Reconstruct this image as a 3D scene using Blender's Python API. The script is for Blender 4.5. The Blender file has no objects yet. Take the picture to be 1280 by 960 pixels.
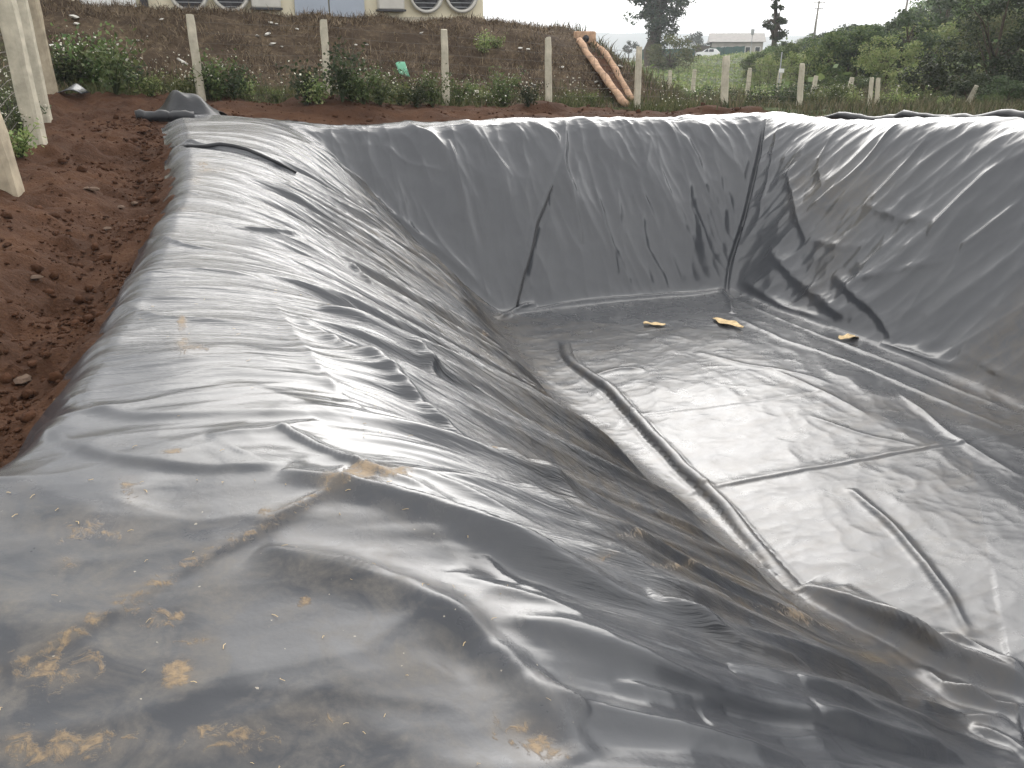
import bpy, math, random
import numpy as np
from mathutils import Vector, Matrix

# ------------------------------------------------------------------ camera
scn = bpy.context.scene
PIX_F = 1064.0                       # focal length in photo pixels (1280 wide)
PITCH = math.radians(21.07)          # looking down
CP, SP = math.cos(PITCH), math.sin(PITCH)
cam_d = bpy.data.cameras.new('camera')
cam = bpy.data.objects.new('camera', cam_d)
scn.collection.objects.link(cam)
cam.location = (0, 0, 0)
cam.rotation_euler = (math.pi / 2 - PITCH, 0, 0)
cam_d.sensor_width = 36.0
cam_d.lens = 36.0 * PIX_F / 1280.0
cam_d.clip_start = 0.05
cam_d.clip_end = 8000
scn.camera = cam

# ------------------------------------------------------------------ sky, sun, exposure
SUN_EL, SUN_AZ = math.radians(27), math.radians(11)      # azimuth clockwise from +Y
world = bpy.data.worlds.new('World')
scn.world = world
world.use_nodes = True
wn, wl = world.node_tree.nodes, world.node_tree.links
wn.clear()
w_out = wn.new('ShaderNodeOutputWorld')
w_bg = wn.new('ShaderNodeBackground')
w_sky = wn.new('ShaderNodeTexSky')
w_sky.sky_type = 'NISHITA'
w_sky.sun_disc = False
w_sky.sun_elevation = SUN_EL
w_sky.sun_rotation = SUN_AZ
w_sky.air_density = 1.0
w_sky.dust_density = 4.0
w_hsv = wn.new('ShaderNodeHueSaturation')
w_hsv.inputs['Saturation'].default_value = 0.12
w_mix = wn.new('ShaderNodeMix'); w_mix.data_type = 'RGBA'
w_mix.inputs['Factor'].default_value = 0.5              # even cloud cover over the clear sky
w_mix.inputs['B'].default_value = (14.0, 13.9, 13.8, 1)
wl.new(w_sky.outputs['Color'], w_hsv.inputs['Color'])
wl.new(w_hsv.outputs['Color'], w_mix.inputs['A'])
wl.new(w_mix.outputs['Result'], w_bg.inputs['Color'])
w_bg.inputs['Strength'].default_value = 0.12
wl.new(w_bg.outputs['Background'], w_out.inputs['Surface'])

sun_d = bpy.data.lights.new('sun', 'SUN')
sun_d.energy = 1.25
sun_d.angle = math.radians(58)
sun_d.color = (1.0, 0.96, 0.9)
sun = bpy.data.objects.new('sun', sun_d)
scn.collection.objects.link(sun)
sdir = Vector((math.sin(SUN_AZ) * math.cos(SUN_EL), math.cos(SUN_AZ) * math.cos(SUN_EL), math.sin(SUN_EL)))
sun.rotation_euler = (-sdir).to_track_quat('-Z', 'Y').to_euler()
sun.location = sdir * 60

scn.view_settings.view_transform = 'Standard'
scn.view_settings.look = 'None'
scn.view_settings.gamma = 1.0
scn.view_settings.use_curve_mapping = False
scn.view_settings.exposure = 0.74

# ------------------------------------------------------------------ numbers
RA = np.array([0.927, 0.376]); RA = RA / np.linalg.norm(RA)      # axis along the far wall
RB = np.array([-RA[1], RA[0]])                                   # axis away from the camera
YAW = math.atan2(RA[1], RA[0])

def W(a, b, z=0.0):
    return Vector((a * RA[0] + b * RB[0], a * RA[1] + b * RB[1], z))

def AB(x, y):
    return x * RA[0] + y * RA[1], x * RB[0] + y * RB[1]

def ray(u, v):
    xn, yn = (u - 640) / PIX_F, (480 - v) / PIX_F
    return np.array([xn, CP + yn * SP, -SP + yn * CP])

def S(x, lo, hi):
    t = np.clip((np.asarray(x, float) - lo) / (hi - lo), 0, 1)
    return t * t * (3 - 2 * t)

def _hash(ix, iy, seed):
    h = (ix.astype(np.int64) * 374761393 + iy.astype(np.int64) * 668265263 + seed * 974634777) & 0xFFFFFFFF
    h = ((h ^ (h >> 13)) * 1274126177) & 0xFFFFFFFF
    return (h ^ (h >> 16)) & 0xFFFF

def gn(x, y, seed=0):
    """2D gradient noise, about -0.7..0.7"""
    x = np.asarray(x, float); y = np.asarray(y, float)
    ix, iy = np.floor(x), np.floor(y)
    fx, fy = x - ix, y - iy
    ux = fx * fx * fx * (fx * (fx * 6 - 15) + 10)
    uy = fy * fy * fy * (fy * (fy * 6 - 15) + 10)
    def g(dx, dy):
        an = _hash(ix + dx, iy + dy, seed) * (2 * math.pi / 65536.0)
        return np.cos(an) * (fx - dx) + np.sin(an) * (fy - dy)
    n0 = g(0, 0) * (1 - ux) + g(1, 0) * ux
    n1 = g(0, 1) * (1 - ux) + g(1, 1) * ux
    return n0 * (1 - uy) + n1 * uy

def ridge(n, soft=0.03):
    """sharp crests where the noise crosses zero, 0..1"""
    return 1 - np.clip(np.sqrt(n * n + soft * soft) * 2.2, 0, 1)

def wor(x, y, seed=0, jit=.9):
    """squared distance to the nearest scattered point: taut dished facets between straight sharp creases"""
    x = np.asarray(x, float); y = np.asarray(y, float)
    ix, iy = np.floor(x), np.floor(y)
    best = np.full(x.shape, 9.0)
    for dx in (-1, 0, 1):
        for dy in (-1, 0, 1):
            cx, cy = ix + dx, iy + dy
            px = cx + .5 + jit * (_hash(cx, cy, seed) / 65536.0 - .5)
            py = cy + .5 + jit * (_hash(cx, cy, seed + 57) / 65536.0 - .5)
            np.minimum(best, (x - px) ** 2 + (y - py) ** 2, out=best)
    return best - .2

def fbm(x, y, seed, octv=4):
    r, amp = 0, 1.0
    for k in range(octv):
        r = r + amp * gn(x * 2 ** k, y * 2 ** k, seed + k * 7)
        amp *= 0.5
    return r

def lut(x, xs, ys):
    return np.interp(x, xs, ys)

# ------------------------------------------------------------------ the shape of the place (a, b axes)
FLOOR_Z = -4.0
A_L0, A_L1 = 0.62, 4.2      # left crest, left floor edge
A_R1, A_R0 = 9.42, 11.4     # right floor edge, right crest
B_F1, B_F0 = 12.6, 14.7     # far floor edge, far crest
B_N1, B_N0 = 2.35, -1.2     # near floor edge, near crest

def edge_left(b):
    return lut(b, [-3, 0, 2, 3, 4, 5.5, 7.5, 9.3, 12.6, 14.5, 17], [-3.4, -2.9, -1.9, -1.35, -.82, -.56, -.25, 0, .12, .12, .2])
def edge_far(a):
    return 15.35 + 0.10 * np.sin(a * 1.3) + 0.06 * np.sin(a * 3.1 + 1)
def edge_right(b):
    return 12.3 + 0.15 * np.sin(b * 0.9)
EDGE_NEAR = -3.0

def rim(a, b):
    return -1.5 - 0.34 * S(b, 3.4, .4) + 0.51 * S(b, 2, 13) - 0.06 * S(a, 6, 12) * S(b, 10, 13) + .30 * S(a, 8.5, 11.2) * S(b, 13.8, 8.5) + .13 * S(a, 3.5, .8) * S(b, 10.5, 14)

def soil_far(a):
    return np.clip(-0.75 - 0.043 * a, -1.45, -0.6)

def soil0(a, b):
    """outside ground without the pit and the bank"""
    left = -1.42 + 0.28 * S(b, 4, 9) + 0.42 * S(b, 9, 18)
    r = rim(np.clip(a, -2, 13), np.clip(b, -2, 15)) - 0.16
    z = left + (r - left) * S(a, -1.9, -0.75)
    el = edge_left(b)
    z = z - 0.26 * np.exp(-((a - el + 0.32) / 0.42) ** 2) * S(b, 14, 10)
    z = z + (soil_far(a) - z) * S(b, 15.0, 17.6)
    return z

def bank(a, b):
    """the raised bank behind the far fence"""
    wob = 0.5 * gn(a * 0.25, b * 0.25, 91)
    h = (1.86 - .13 * (1 - S(a, 3, 9))) * S(b + wob, 18.5, 23.4)
    return h * (1 - S(a + 0.6 * gn(b * .5, a * .3, 5), 10.6, 14.6))

def far_land(x, y):
    a, b = AB(x, y)
    d = np.sqrt(x * x + y * y)
    drop = -0.95 * S(b, 20, 40) * S(a, 11, 17)
    back = 0.75 * S(d, 70, 150)
    hill = 8.5 * np.exp(-((x - 82) / 40) ** 2 - ((y - 118) / 55) ** 2)
    hill = hill + 2.2 * np.exp(-((x - 30) / 9) ** 2 - ((y - 44) / 12) ** 2)
    return drop + back + hill

def pit(a, b):
    l0 = A_L0 + 1.55 * S(b, 9.0, 14.9); l1 = A_L1 + .55 * S(b, 8.5, 12.8)     # the far left corner is cut off
    tl = (a - l0) / (l1 - l0)
    tr = (A_R0 - a) / (A_R0 - A_R1)
    tf = (B_F0 - b) / (B_F0 - B_F1)
    tn = (b - B_N0) / (B_N1 - B_N0)
    ts = np.stack([tl, tr, tf, tn])
    k = 16.0
    t = -np.log(np.exp(-k * np.clip(ts, -2, 3)).sum(0)) / k
    e = 0.022                                            # rounded crest and toe
    t = 0.5 * (np.sqrt((t) ** 2 + e) + t)
    t = 1 - 0.5 * (np.sqrt((1 - t) ** 2 + 0.003) + (1 - t))
    t = np.clip(t, 0, 1)
    return t, ts

def zbase(a, b):
    t, ts = pit(a, b)
    r = rim(a, b)
    fl = FLOOR_Z + 0.06 * gn(a * .3, b * .3, 3)
    return r + (fl - r) * t

def edge_dist(a, b):
    return np.minimum(np.minimum(a - edge_left(b), edge_far(a) - b), np.minimum(edge_right(b) - a, b - EDGE_NEAR))

def zliner(a, b):
    d = edge_dist(a, b)
    w = S(d, -0.02, 0.34)
    return (soil0(a, b) + 0.02) * (1 - w) + zbase(a, b) * w

def zground(a, b, rough=True):
    a = np.asarray(a, float); b = np.asarray(b, float)
    x, y = a * RA[0] + b * RB[0], a * RA[1] + b * RB[1]
    z = soil0(a, b) + bank(a, b) + far_land(x, y)
    if rough:
        near = np.exp(-np.maximum(np.hypot(a - 2, b - 10) - 12, 0) / 10)
        lump = fbm(a * 1.1, b * 1.1, 11, 3) * 0.12 + np.abs(fbm(a * 3.2, b * 3.2, 21, 4)) * 0.12 * S(a, 1.2, .2)+ fbm(a * 4.5, b * 4.5, 23, 3) * .04
        z = z + lump * near
        # heaps of dug soil behind the far rim
        z = z + 0.16 * S(gn(a * .45, b * .8, 33), 0.0, .45) * S(b, 15.5, 16.6) * S(b, 18.8, 17.6)
        z = z + (1 - near) * fbm(x * .06, y * .06, 40, 3) * 0.7
        z = z + bank(a, b) * 0.1 * fbm(a * .8, b * .8, 55, 3)
    d = edge_dist(a, b)
    w = S(d, 0.0, 0.28)
    return np.where(d > 0, z * (1 - w) + (zbase(a, b) - 0.13 - .14 * S(d, .5, 1.2)) * w, z)

def zg(x, y):
    a, b = AB(x, y)
    return float(zground(np.array([a]), np.array([b]))[0])

def hit_surface(u, v, fz):
    """photo pixel -> (a, b) where its ray meets the surface z = fz(a, b)"""
    d = ray(u, v)
    t = np.concatenate([np.linspace(0.8, 40, 3000), np.linspace(40.1, 300, 2000)])
    a, b = AB(d[0] * t, d[1] * t)
    below = (d[2] * t) < fz(a, b)
    i = int(np.argmax(below)) if below.any() else len(t) - 1
    return a[i], b[i], t[i]

def hit_plane_b(u, v, B):
    d = ray(u, v)
    a1, b1 = AB(d[0], d[1])
    t = B / b1
    return a1 * t, d[2] * t

# ------------------------------------------------------------------ materials
def mat_new(name):
    m = bpy.data.materials.new(name)
    m.use_nodes = True
    n, l = m.node_tree.nodes, m.node_tree.links
    return m, n, l, n['Principled BSDF']

def noise_node(n, l, vec, scale, detail=4, rough=.55, dist=0.0):
    t = n.new('ShaderNodeTexNoise')
    t.inputs['Scale'].default_value = scale
    t.inputs['Detail'].default_value = detail
    t.inputs['Roughness'].default_value = rough
    t.inputs['Distortion'].default_value = dist
    if vec is not None:
        l.new(vec, t.inputs['Vector'])
    return t

def ramp_node(n, l, fac, stops):
    r = n.new('ShaderNodeValToRGB')
    e = r.color_ramp.elements
    while len(e) < len(stops):
        e.new(0.5)
    for el, (p, c) in zip(e, stops):
        el.position = p
        el.color = (*c, 1) if len(c) == 3 else c
    l.new(fac, r.inputs['Fac'])
    return r

def mixc(n, l, fac, A, B):
    m = n.new('ShaderNodeMix'); m.data_type = 'RGBA'
    for sock, val in ((m.inputs['Factor'], fac), (m.inputs['A'], A), (m.inputs['B'], B)):
        if hasattr(val, 'is_output'):
            l.new(val, sock)
        elif isinstance(val, (int, float)):
            sock.default_value = val
        else:
            sock.default_value = (*val, 1)
    return m.outputs['Result']

def math_node(n, l, op, x, y=None, clamp=False):
    m = n.new('ShaderNodeMath'); m.operation = op; m.use_clamp = clamp
    for i, val in enumerate((x, y)):
        if val is None: continue
        if hasattr(val, 'is_output'): l.new(val, m.inputs[i])
        else: m.inputs[i].default_value = val
    return m.outputs[0]

def bump_node(n, l, height, dist, strength=1.0, normal=None):
    b = n.new('ShaderNodeBump')
    b.inputs['Strength'].default_value = strength
    b.inputs['Distance'].default_value = dist
    l.new(height, b.inputs['Height'])
    if normal is not None: l.new(normal, b.inputs['Normal'])
    return b.outputs['Normal']

def simple_mat(name, col, rough=.7, var=.25, scale=6, bump=.004, spec=.4, metal=0.0, bscale=None):
    m, n, l, p = mat_new(name)
    tc = n.new('ShaderNodeTexCoord')
    nz = noise_node(n, l, tc.outputs['Object'], scale, 5)
    lo = tuple(c * (1 - var) for c in col); hi = tuple(min(1, c * (1 + var)) for c in col)
    r = ramp_node(n, l, nz.outputs['Fac'], [(.3, lo), (.7, hi)])
    l.new(r.outputs['Color'], p.inputs['Base Color'])
    p.inputs['Roughness'].default_value = rough
    p.inputs['Specular IOR Level'].default_value = spec
    p.inputs['Metallic'].default_value = metal
    if bump:
        nb = noise_node(n, l, tc.outputs['Object'], bscale or scale * 4, 5)
        l.new(bump_node(n, l, nb.outputs['Fac'], bump), p.inputs['Normal'])
    return m

def leaf_mat(name, cols, rough=.6, trans=.35):
    m, n, l, p = mat_new(name)
    g = n.new('ShaderNodeNewGeometry')
    k = len(cols)
    r = ramp_node(n, l, g.outputs['Random Per Island'], [(i / max(1, k - 1), c) for i, c in enumerate(cols)])
    oi = n.new('ShaderNodeObjectInfo')
    hv = n.new('ShaderNodeHueSaturation')
    l.new(math_node(n, l, 'ADD', .48, math_node(n, l, 'MULTIPLY', oi.outputs['Random'], .035)), hv.inputs['Hue'])
    l.new(math_node(n, l, 'ADD', .55, math_node(n, l, 'MULTIPLY', oi.outputs['Random'], 1.0)), hv.inputs['Value'])
    l.new(r.outputs['Color'], hv.inputs['Color'])
    l.new(hv.outputs['Color'], p.inputs['Base Color'])
    p.inputs['Roughness'].default_value = rough
    p.inputs['Specular IOR Level'].default_value = .25
    tr = n.new('ShaderNodeBsdfTranslucent')
    l.new(hv.outputs['Color'], tr.inputs['Color'])
    mx = n.new('ShaderNodeMixShader'); mx.inputs[0].default_value = trans
    l.new(p.outputs[0], mx.inputs[1]); l.new(tr.outputs[0], mx.inputs[2])
    l.new(mx.outputs[0], n['Material Output'].inputs['Surface'])
    return m

def liner_mat():
    m, n, l, p = mat_new('grey_liner_plastic')
    tc = n.new('ShaderNodeTexCoord'); ob = tc.outputs['Object']
    att = n.new('ShaderNodeAttribute'); att.attribute_name = 'stain'
    dirt = att.outputs['Color']
    sep = n.new('ShaderNodeSeparateColor'); l.new(dirt, sep.inputs['Color'])
    mud, dust, film = sep.outputs[0], sep.outputs[1], sep.outputs[2]
    big = noise_node(n, l, ob, 0.8, 4)
    base = ramp_node(n, l, big.outputs['Fac'], [(.3, (.040, .043, .050)), (.7, (.054, .057, .063))]).outputs['Color']
    # thin grey dust film, smeared
    mp = n.new('ShaderNodeMapping'); mp.inputs['Scale'].default_value = (1, 1, 1)
    l.new(ob, mp.inputs['Vector'])
    sm = noise_node(n, l, mp.outputs['Vector'], 5.0, 7, .65, .6)
    fine = noise_node(n, l, ob, 38.0, 6, .7)
    d1 = math_node(n, l, 'MULTIPLY', dust, ramp_node(n, l, sm.outputs['Fac'], [(.42, (0, 0, 0)), (.66, (1, 1, 1))]).outputs['Color'])
    d1 = math_node(n, l, 'MULTIPLY', d1, ramp_node(n, l, fine.outputs['Fac'], [(.25, (.25, .25, .25)), (.7, (1, 1, 1))]).outputs['Color'])
    c1 = mixc(n, l, math_node(n, l, 'MULTIPLY', d1, .8), base, (.16, .145, .125))
    # brown water-stain film on the lower left slope
    f1 = math_node(n, l, 'MULTIPLY', film, ramp_node(n, l, sm.outputs['Fac'], [(.35, (.1, .1, .1)), (.65, (1, 1, 1))]).outputs['Color'])
    c2 = mixc(n, l, math_node(n, l, 'MULTIPLY', f1, .8), c1, (.105, .082, .054))
    # dried ochre mud: ragged at the rim
    ragged = noise_node(n, l, ob, 16.0, 9, .75, .8)
    mm = math_node(n, l, 'ADD', mud, math_node(n, l, 'MULTIPLY', math_node(n, l, 'SUBTRACT', ragged.outputs['Fac'], .5), 2.0))
    mudm = ramp_node(n, l, mm, [(.42, (0, 0, 0)), (.62, (1, 1, 1))]).outputs['Color']
    mudf = math_node(n, l, 'MULTIPLY', mudm, math_node(n, l, 'MINIMUM', math_node(n, l, 'MULTIPLY', mud, 4.0), 1.0))
    mudc = ramp_node(n, l, fine.outputs['Fac'], [(.3, (.20, .135, .075)), (.7, (.38, .28, .17))]).outputs['Color']
    halo = math_node(n, l, 'MULTIPLY', math_node(n, l, 'MULTIPLY', mud, mud), ramp_node(n, l, sm.outputs['Fac'], [(.35, (.1, .1, .1)), (.62, (1, 1, 1))]).outputs['Color'])
    c2 = mixc(n, l, math_node(n, l, 'MULTIPLY', halo, 1.0, True), c2, (.27, .20, .12))
    grit = ramp_node(n, l, fine.outputs['Fac'], [(.34, (.25, .25, .25)), (.52, (1, 1, 1))]).outputs['Color']
    mudf = math_node(n, l, 'MULTIPLY', mudf, grit)
    c3 = mixc(n, l, math_node(n, l, 'MULTIPLY', mudf, .62), c2, mudc)
    # scattered pale specks and crumbs
    vo = n.new('ShaderNodeTexVoronoi'); vo.inputs['Scale'].default_value = 26.0
    vwarp = n.new('ShaderNodeVectorMath'); vwarp.operation = 'ADD'; l.new(ob, vwarp.inputs[0])
    vnz = noise_node(n, l, ob, 120.0, 2); vsc = n.new('ShaderNodeVectorMath'); vsc.operation = 'SCALE'; vsc.inputs['Scale'].default_value = .012; l.new(vnz.outputs['Color'], vsc.inputs[0]); l.new(vsc.outputs[0], vwarp.inputs[1])
    l.new(vwarp.outputs[0], vo.inputs['Vector'])
    vsep = n.new('ShaderNodeSeparateColor'); l.new(vo.outputs['Color'], vsep.inputs['Color'])
    spr = math_node(n, l, 'MULTIPLY', math_node(n, l, 'POWER', vsep.outputs[0], 9.0), .15)
    sp = math_node(n, l, 'LESS_THAN', vo.outputs['Distance'], spr)
    spd = math_node(n, l, 'MULTIPLY', sp, math_node(n, l, 'GREATER_THAN', math_node(n, l, 'ADD', dust, 0.0), .3))
    c4 = mixc(n, l, math_node(n, l, 'MULTIPLY', spd, .6), c3, (.45, .40, .32))
    l.new(c4, p.inputs['Base Color'])
    rg = math_node(n, l, 'ADD', .17, math_node(n, l, 'MULTIPLY', d1, .4))
    rg = math_node(n, l, 'ADD', rg, math_node(n, l, 'MULTIPLY', f1, .06))
    rg = math_node(n, l, 'ADD', rg, math_node(n, l, 'MULTIPLY', mudf, .5))
    rg = math_node(n, l, 'ADD', rg, math_node(n, l, 'MULTIPLY', dust, .14))
    att3 = n.new('ShaderNodeAttribute'); att3.attribute_name = 'streak'
    sp3 = n.new('ShaderNodeSeparateColor'); l.new(att3.outputs['Color'], sp3.inputs['Color'])
    rg = math_node(n, l, 'ADD', rg, math_node(n, l, 'MULTIPLY', sp3.outputs[1], .09))
    rvar = noise_node(n, l, ob, 2.2, 5)
    rg = math_node(n, l, 'ADD', rg, math_node(n, l, 'MULTIPLY', math_node(n, l, 'SUBTRACT', rvar.outputs['Fac'], .45), .18), True)
    l.new(rg, p.inputs['Roughness'])
    p.inputs['IOR'].default_value = 1.6
    l.new(math_node(n, l, 'SUBTRACT', .5, math_node(n, l, 'MULTIPLY', dust, .26)), p.inputs['Specular IOR Level'])
    # fine relief: rippled sheet, dust grains
    rip = noise_node(n, l, ob, 9.0, 3, .5, .8)
    nb = bump_node(n, l, rip.outputs['Fac'], .012, .09)
    # long fine streaks running down the left slope
    att2 = n.new('ShaderNodeAttribute'); att2.attribute_name = 'streak'
    sp2 = n.new('ShaderNodeSeparateColor'); l.new(att2.outputs['Color'], sp2.inputs['Color'])
    rot = n.new('ShaderNodeMapping'); rot.vector_type = 'POINT'; rot.inputs['Rotation'].default_value = (0, 0, -YAW)
    l.new(ob, rot.inputs['Vector'])
    scl = n.new('ShaderNodeMapping'); scl.inputs['Scale'].default_value = (1.2, 17, 1.0)
    l.new(rot.outputs['Vector'], scl.inputs['Vector'])
    stn_ = noise_node(n, l, scl.outputs['Vector'], 1.0, 5, .6, .35)
    sth = math_node(n, l, 'MULTIPLY', stn_.outputs['Fac'], sp2.outputs[0])
    nb = bump_node(n, l, sth, .055, .9, nb)
    nb = bump_node(n, l, fine.outputs['Fac'], .002, .35, nb)
    nb = bump_node(n, l, mudf, .002, .6, nb)
    l.new(nb, p.inputs['Normal'])
    return m

def ground_mat():
    m, n, l, p = mat_new('soil_and_turf')
    tc = n.new('ShaderNodeTexCoord'); ob = tc.outputs['Object']
    att = n.new('ShaderNodeAttribute'); att.attribute_name = 'cover'
    sep = n.new('ShaderNodeSeparateColor'); l.new(att.outputs['Color'], sep.inputs['Color'])
    n1 = noise_node(n, l, ob, 1.3, 6, .6); n2 = noise_node(n, l, ob, 9, 6, .65); n3 = noise_node(n, l, ob, 45, 5, .6)
    soil = ramp_node(n, l, n1.outputs['Fac'], [(.3, (.040, .019, .011)), (.52, (.064, .030, .016)), (.72, (.095, .046, .024))]).outputs['Color']
    soil = mixc(n, l, ramp_node(n, l, n3.outputs['Fac'], [(.5, (0, 0, 0)), (.8, (.6, .6, .6))]).outputs['Color'], soil, (.13, .066, .034))
    thatch = ramp_node(n, l, n2.outputs['Fac'], [(.3, (.050, .034, .022)), (.55, (.108, .078, .050)), (.75, (.20, .155, .10))]).outputs['Color']
    thatch = mixc(n, l, ramp_node(n, l, n1.outputs['Fac'], [(.42, (.75, .75, .75)), (.58, (0, 0, 0))]).outputs['Color'], thatch, (.040, .026, .017))
    turf = ramp_node(n, l, n2.outputs['Fac'], [(.3, (.03, .045, .016)), (.55, (.065, .085, .03)), (.75, (.14, .13, .06))]).outputs['Color']
    def jag(f):
        s = math_node(n, l, 'ADD', f, math_node(n, l, 'MULTIPLY', math_node(n, l, 'SUBTRACT', n2.outputs['Fac'], .5), .9))
        return ramp_node(n, l, s, [(.4, (0, 0, 0)), (.6, (1, 1, 1))]).outputs['Color']
    c = mixc(n, l, jag(sep.outputs[0]), soil, thatch)
    c = mixc(n, l, jag(sep.outputs[1]), c, turf)
    l.new(c, p.inputs['Base Color'])
    p.inputs['Roughness'].default_value = .95
    p.inputs['Specular IOR Level'].default_value = .15
    nb = bump_node(n, l, n2.outputs['Fac'], .06, .8)
    nb = bump_node(n, l, n3.outputs['Fac'], .02, .8, nb)
    l.new(nb, p.inputs['Normal'])
    return m

M = {}
M['liner'] = liner_mat()
M['ground'] = ground_mat()
M['liner_dark'] = simple_mat('dark_liner_plastic', (.018, .019, .022), .4, .2, 3, .006, .4)
M['concrete'] = simple_mat('pale_concrete', (.47, .43, .34), .9, .22, 7, .006, .2)
M['concrete_old'] = simple_mat('weathered_concrete', (.40, .34, .25), .9, .3, 5, .008, .2)
M['clay'] = simple_mat('orange_clay', (.46, .30, .20), .9, .3, 6, .01, .2)
M['clod'] = simple_mat('soil_clod', (.062, .029, .016), .97, .35, 8, .02, .1)
M['wire'] = simple_mat('rusty_wire', (.10, .085, .07), .6, .2, 8, 0, .4, .4)
M['cream'] = simple_mat('cream_render', (.72, .66, .50), .85, .06, 2, .002, .2)
M['panel'] = simple_mat('blue_grey_panel', (.36, .40, .46), .5, .06, 2, 0, .4)
M['white_paint'] = simple_mat('white_paint', (.75, .75, .72), .5, .05, 2, 0, .4)
M['dark_metal'] = simple_mat('dark_metal', (.035, .035, .04), .5, .2, 5, 0, .5)
M['fan_metal'] = simple_mat('fan_housing', (.52, .50, .45), .45, .1, 4, 0, .5)
M['roof_tin'] = simple_mat('roof_tin', (.30, .28, .26), .6, .15, 2, 0, .4)
M['house_wall'] = simple_mat('house_wall', (.36, .33, .29), .85, .15, 1, 0, .3)
M['glass'] = simple_mat('dark_glass', (.02, .024, .03), .08, .1, 2, 0, .6)
M['green_net'] = simple_mat('green_net', (.022, .075, .06), .8, .3, 1.5, 0, .2)
M['green_board'] = simple_mat('green_board', (.16, .42, .27), .5, .12, 6, 0, .4)
M['car_white'] = simple_mat('white_car_paint', (.78, .78, .78), .25, .02, 1, 0, .6)
M['rubber'] = simple_mat('rubber', (.02, .02, .02), .8, .2, 5, 0, .3)
M['bark'] = simple_mat('bark', (.075, .058, .042), .95, .35, 9, .02, .2)
M['wood'] = simple_mat('grey_wood', (.22, .20, .175), .9, .25, 8, .004, .2)
M['litter'] = simple_mat('pale_litter', (.62, .60, .55), .7, .15, 9, 0, .3)
M['tan'] = simple_mat('tan_scrap', (.62, .47, .27), .85, .3, 14, .003, .2)
M['stone'] = simple_mat('pale_stone', (.16, .11, .08), .9, .25, 9, .006, .2)
M['steel'] = simple_mat('dull_steel', (.35, .36, .37), .5, .1, 4, 0, .5)
M['leaf_mid'] = leaf_mat('leaf_mid_green', [(0.045, 0.078, 0.025), (0.078, 0.120, 0.039), (0.120, 0.162, 0.056), (0.154, 0.183, 0.070)])
M['leaf_dark'] = leaf_mat('leaf_dark_green', [(0.021, 0.034, 0.016), (0.033, 0.052, 0.021), (0.052, 0.071, 0.030), (0.066, 0.080, 0.037)])
M['leaf_deep'] = leaf_mat('leaf_deep_green', [(.014, .022, .010), (.024, .036, .015), (.04, .055, .024), (.06, .075, .035)])
M['leaf_blue'] = leaf_mat('leaf_grey_green', [(0.039, 0.058, 0.039), (0.058, 0.081, 0.049), (0.085, 0.104, 0.058)])
M['leaf_light'] = leaf_mat('leaf_light_green', [(0.094, 0.133, 0.043), (0.140, 0.187, 0.059), (0.203, 0.234, 0.086), (0.250, 0.250, 0.118)])
M['grass_dry'] = leaf_mat('dry_grass', [(.045, .031, .020), (.11, .078, .048), (.21, .16, .10), (.36, .29, .185), (.075, .052, .033)], .8, .15)
M['grass_green'] = leaf_mat('green_grass', [(.035, .055, .018), (.07, .09, .03), (.12, .135, .05), (.19, .175, .085)], .7, .3)
M['grass_mixed'] = leaf_mat('mixed_grass', [(.03, .042, .017), (.055, .07, .028), (.10, .10, .05), (.19, .16, .095), (.045, .038, .025)], .75, .25)
M['petal'] = leaf_mat('white_petals', [(.55, .53, .42), (.75, .73, .65)], .7, .3)
M['hill_far'] = simple_mat('far_forest', (.05, .07, .05), .95, .25, .02, 0, .1)

# ------------------------------------------------------------------ builders
COL = scn.collection

def new_obj(name, me, mat=None, parent=None, loc=None):
    o = bpy.data.objects.new(name, me)
    COL.objects.link(o)
    if mat is not None and me is not None:
        me.materials.append(mat)
    if parent is not None:
        o.parent = parent
    if loc is not None:
        o.location = loc
    return o

def tag(o, label=None, cat=None, group=None, kind=None):
    if label: o['label'] = label
    if cat: o['category'] = cat
    if group: o['group'] = group
    if kind: o['kind'] = kind
    return o

def empty(name, loc=(0, 0, 0), rz=0.0):
    o = bpy.data.objects.new(name, None)
    o.empty_display_size = .2
    COL.objects.link(o)
    o.location = loc
    o.rotation_euler = (0, 0, rz)
    return o

def copy_tree(o, parent=None):
    c = o.copy()
    COL.objects.link(c)
    if parent is not None:
        c.parent = parent
    for ch in o.children:
        copy_tree(ch, c)
    return c

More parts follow.
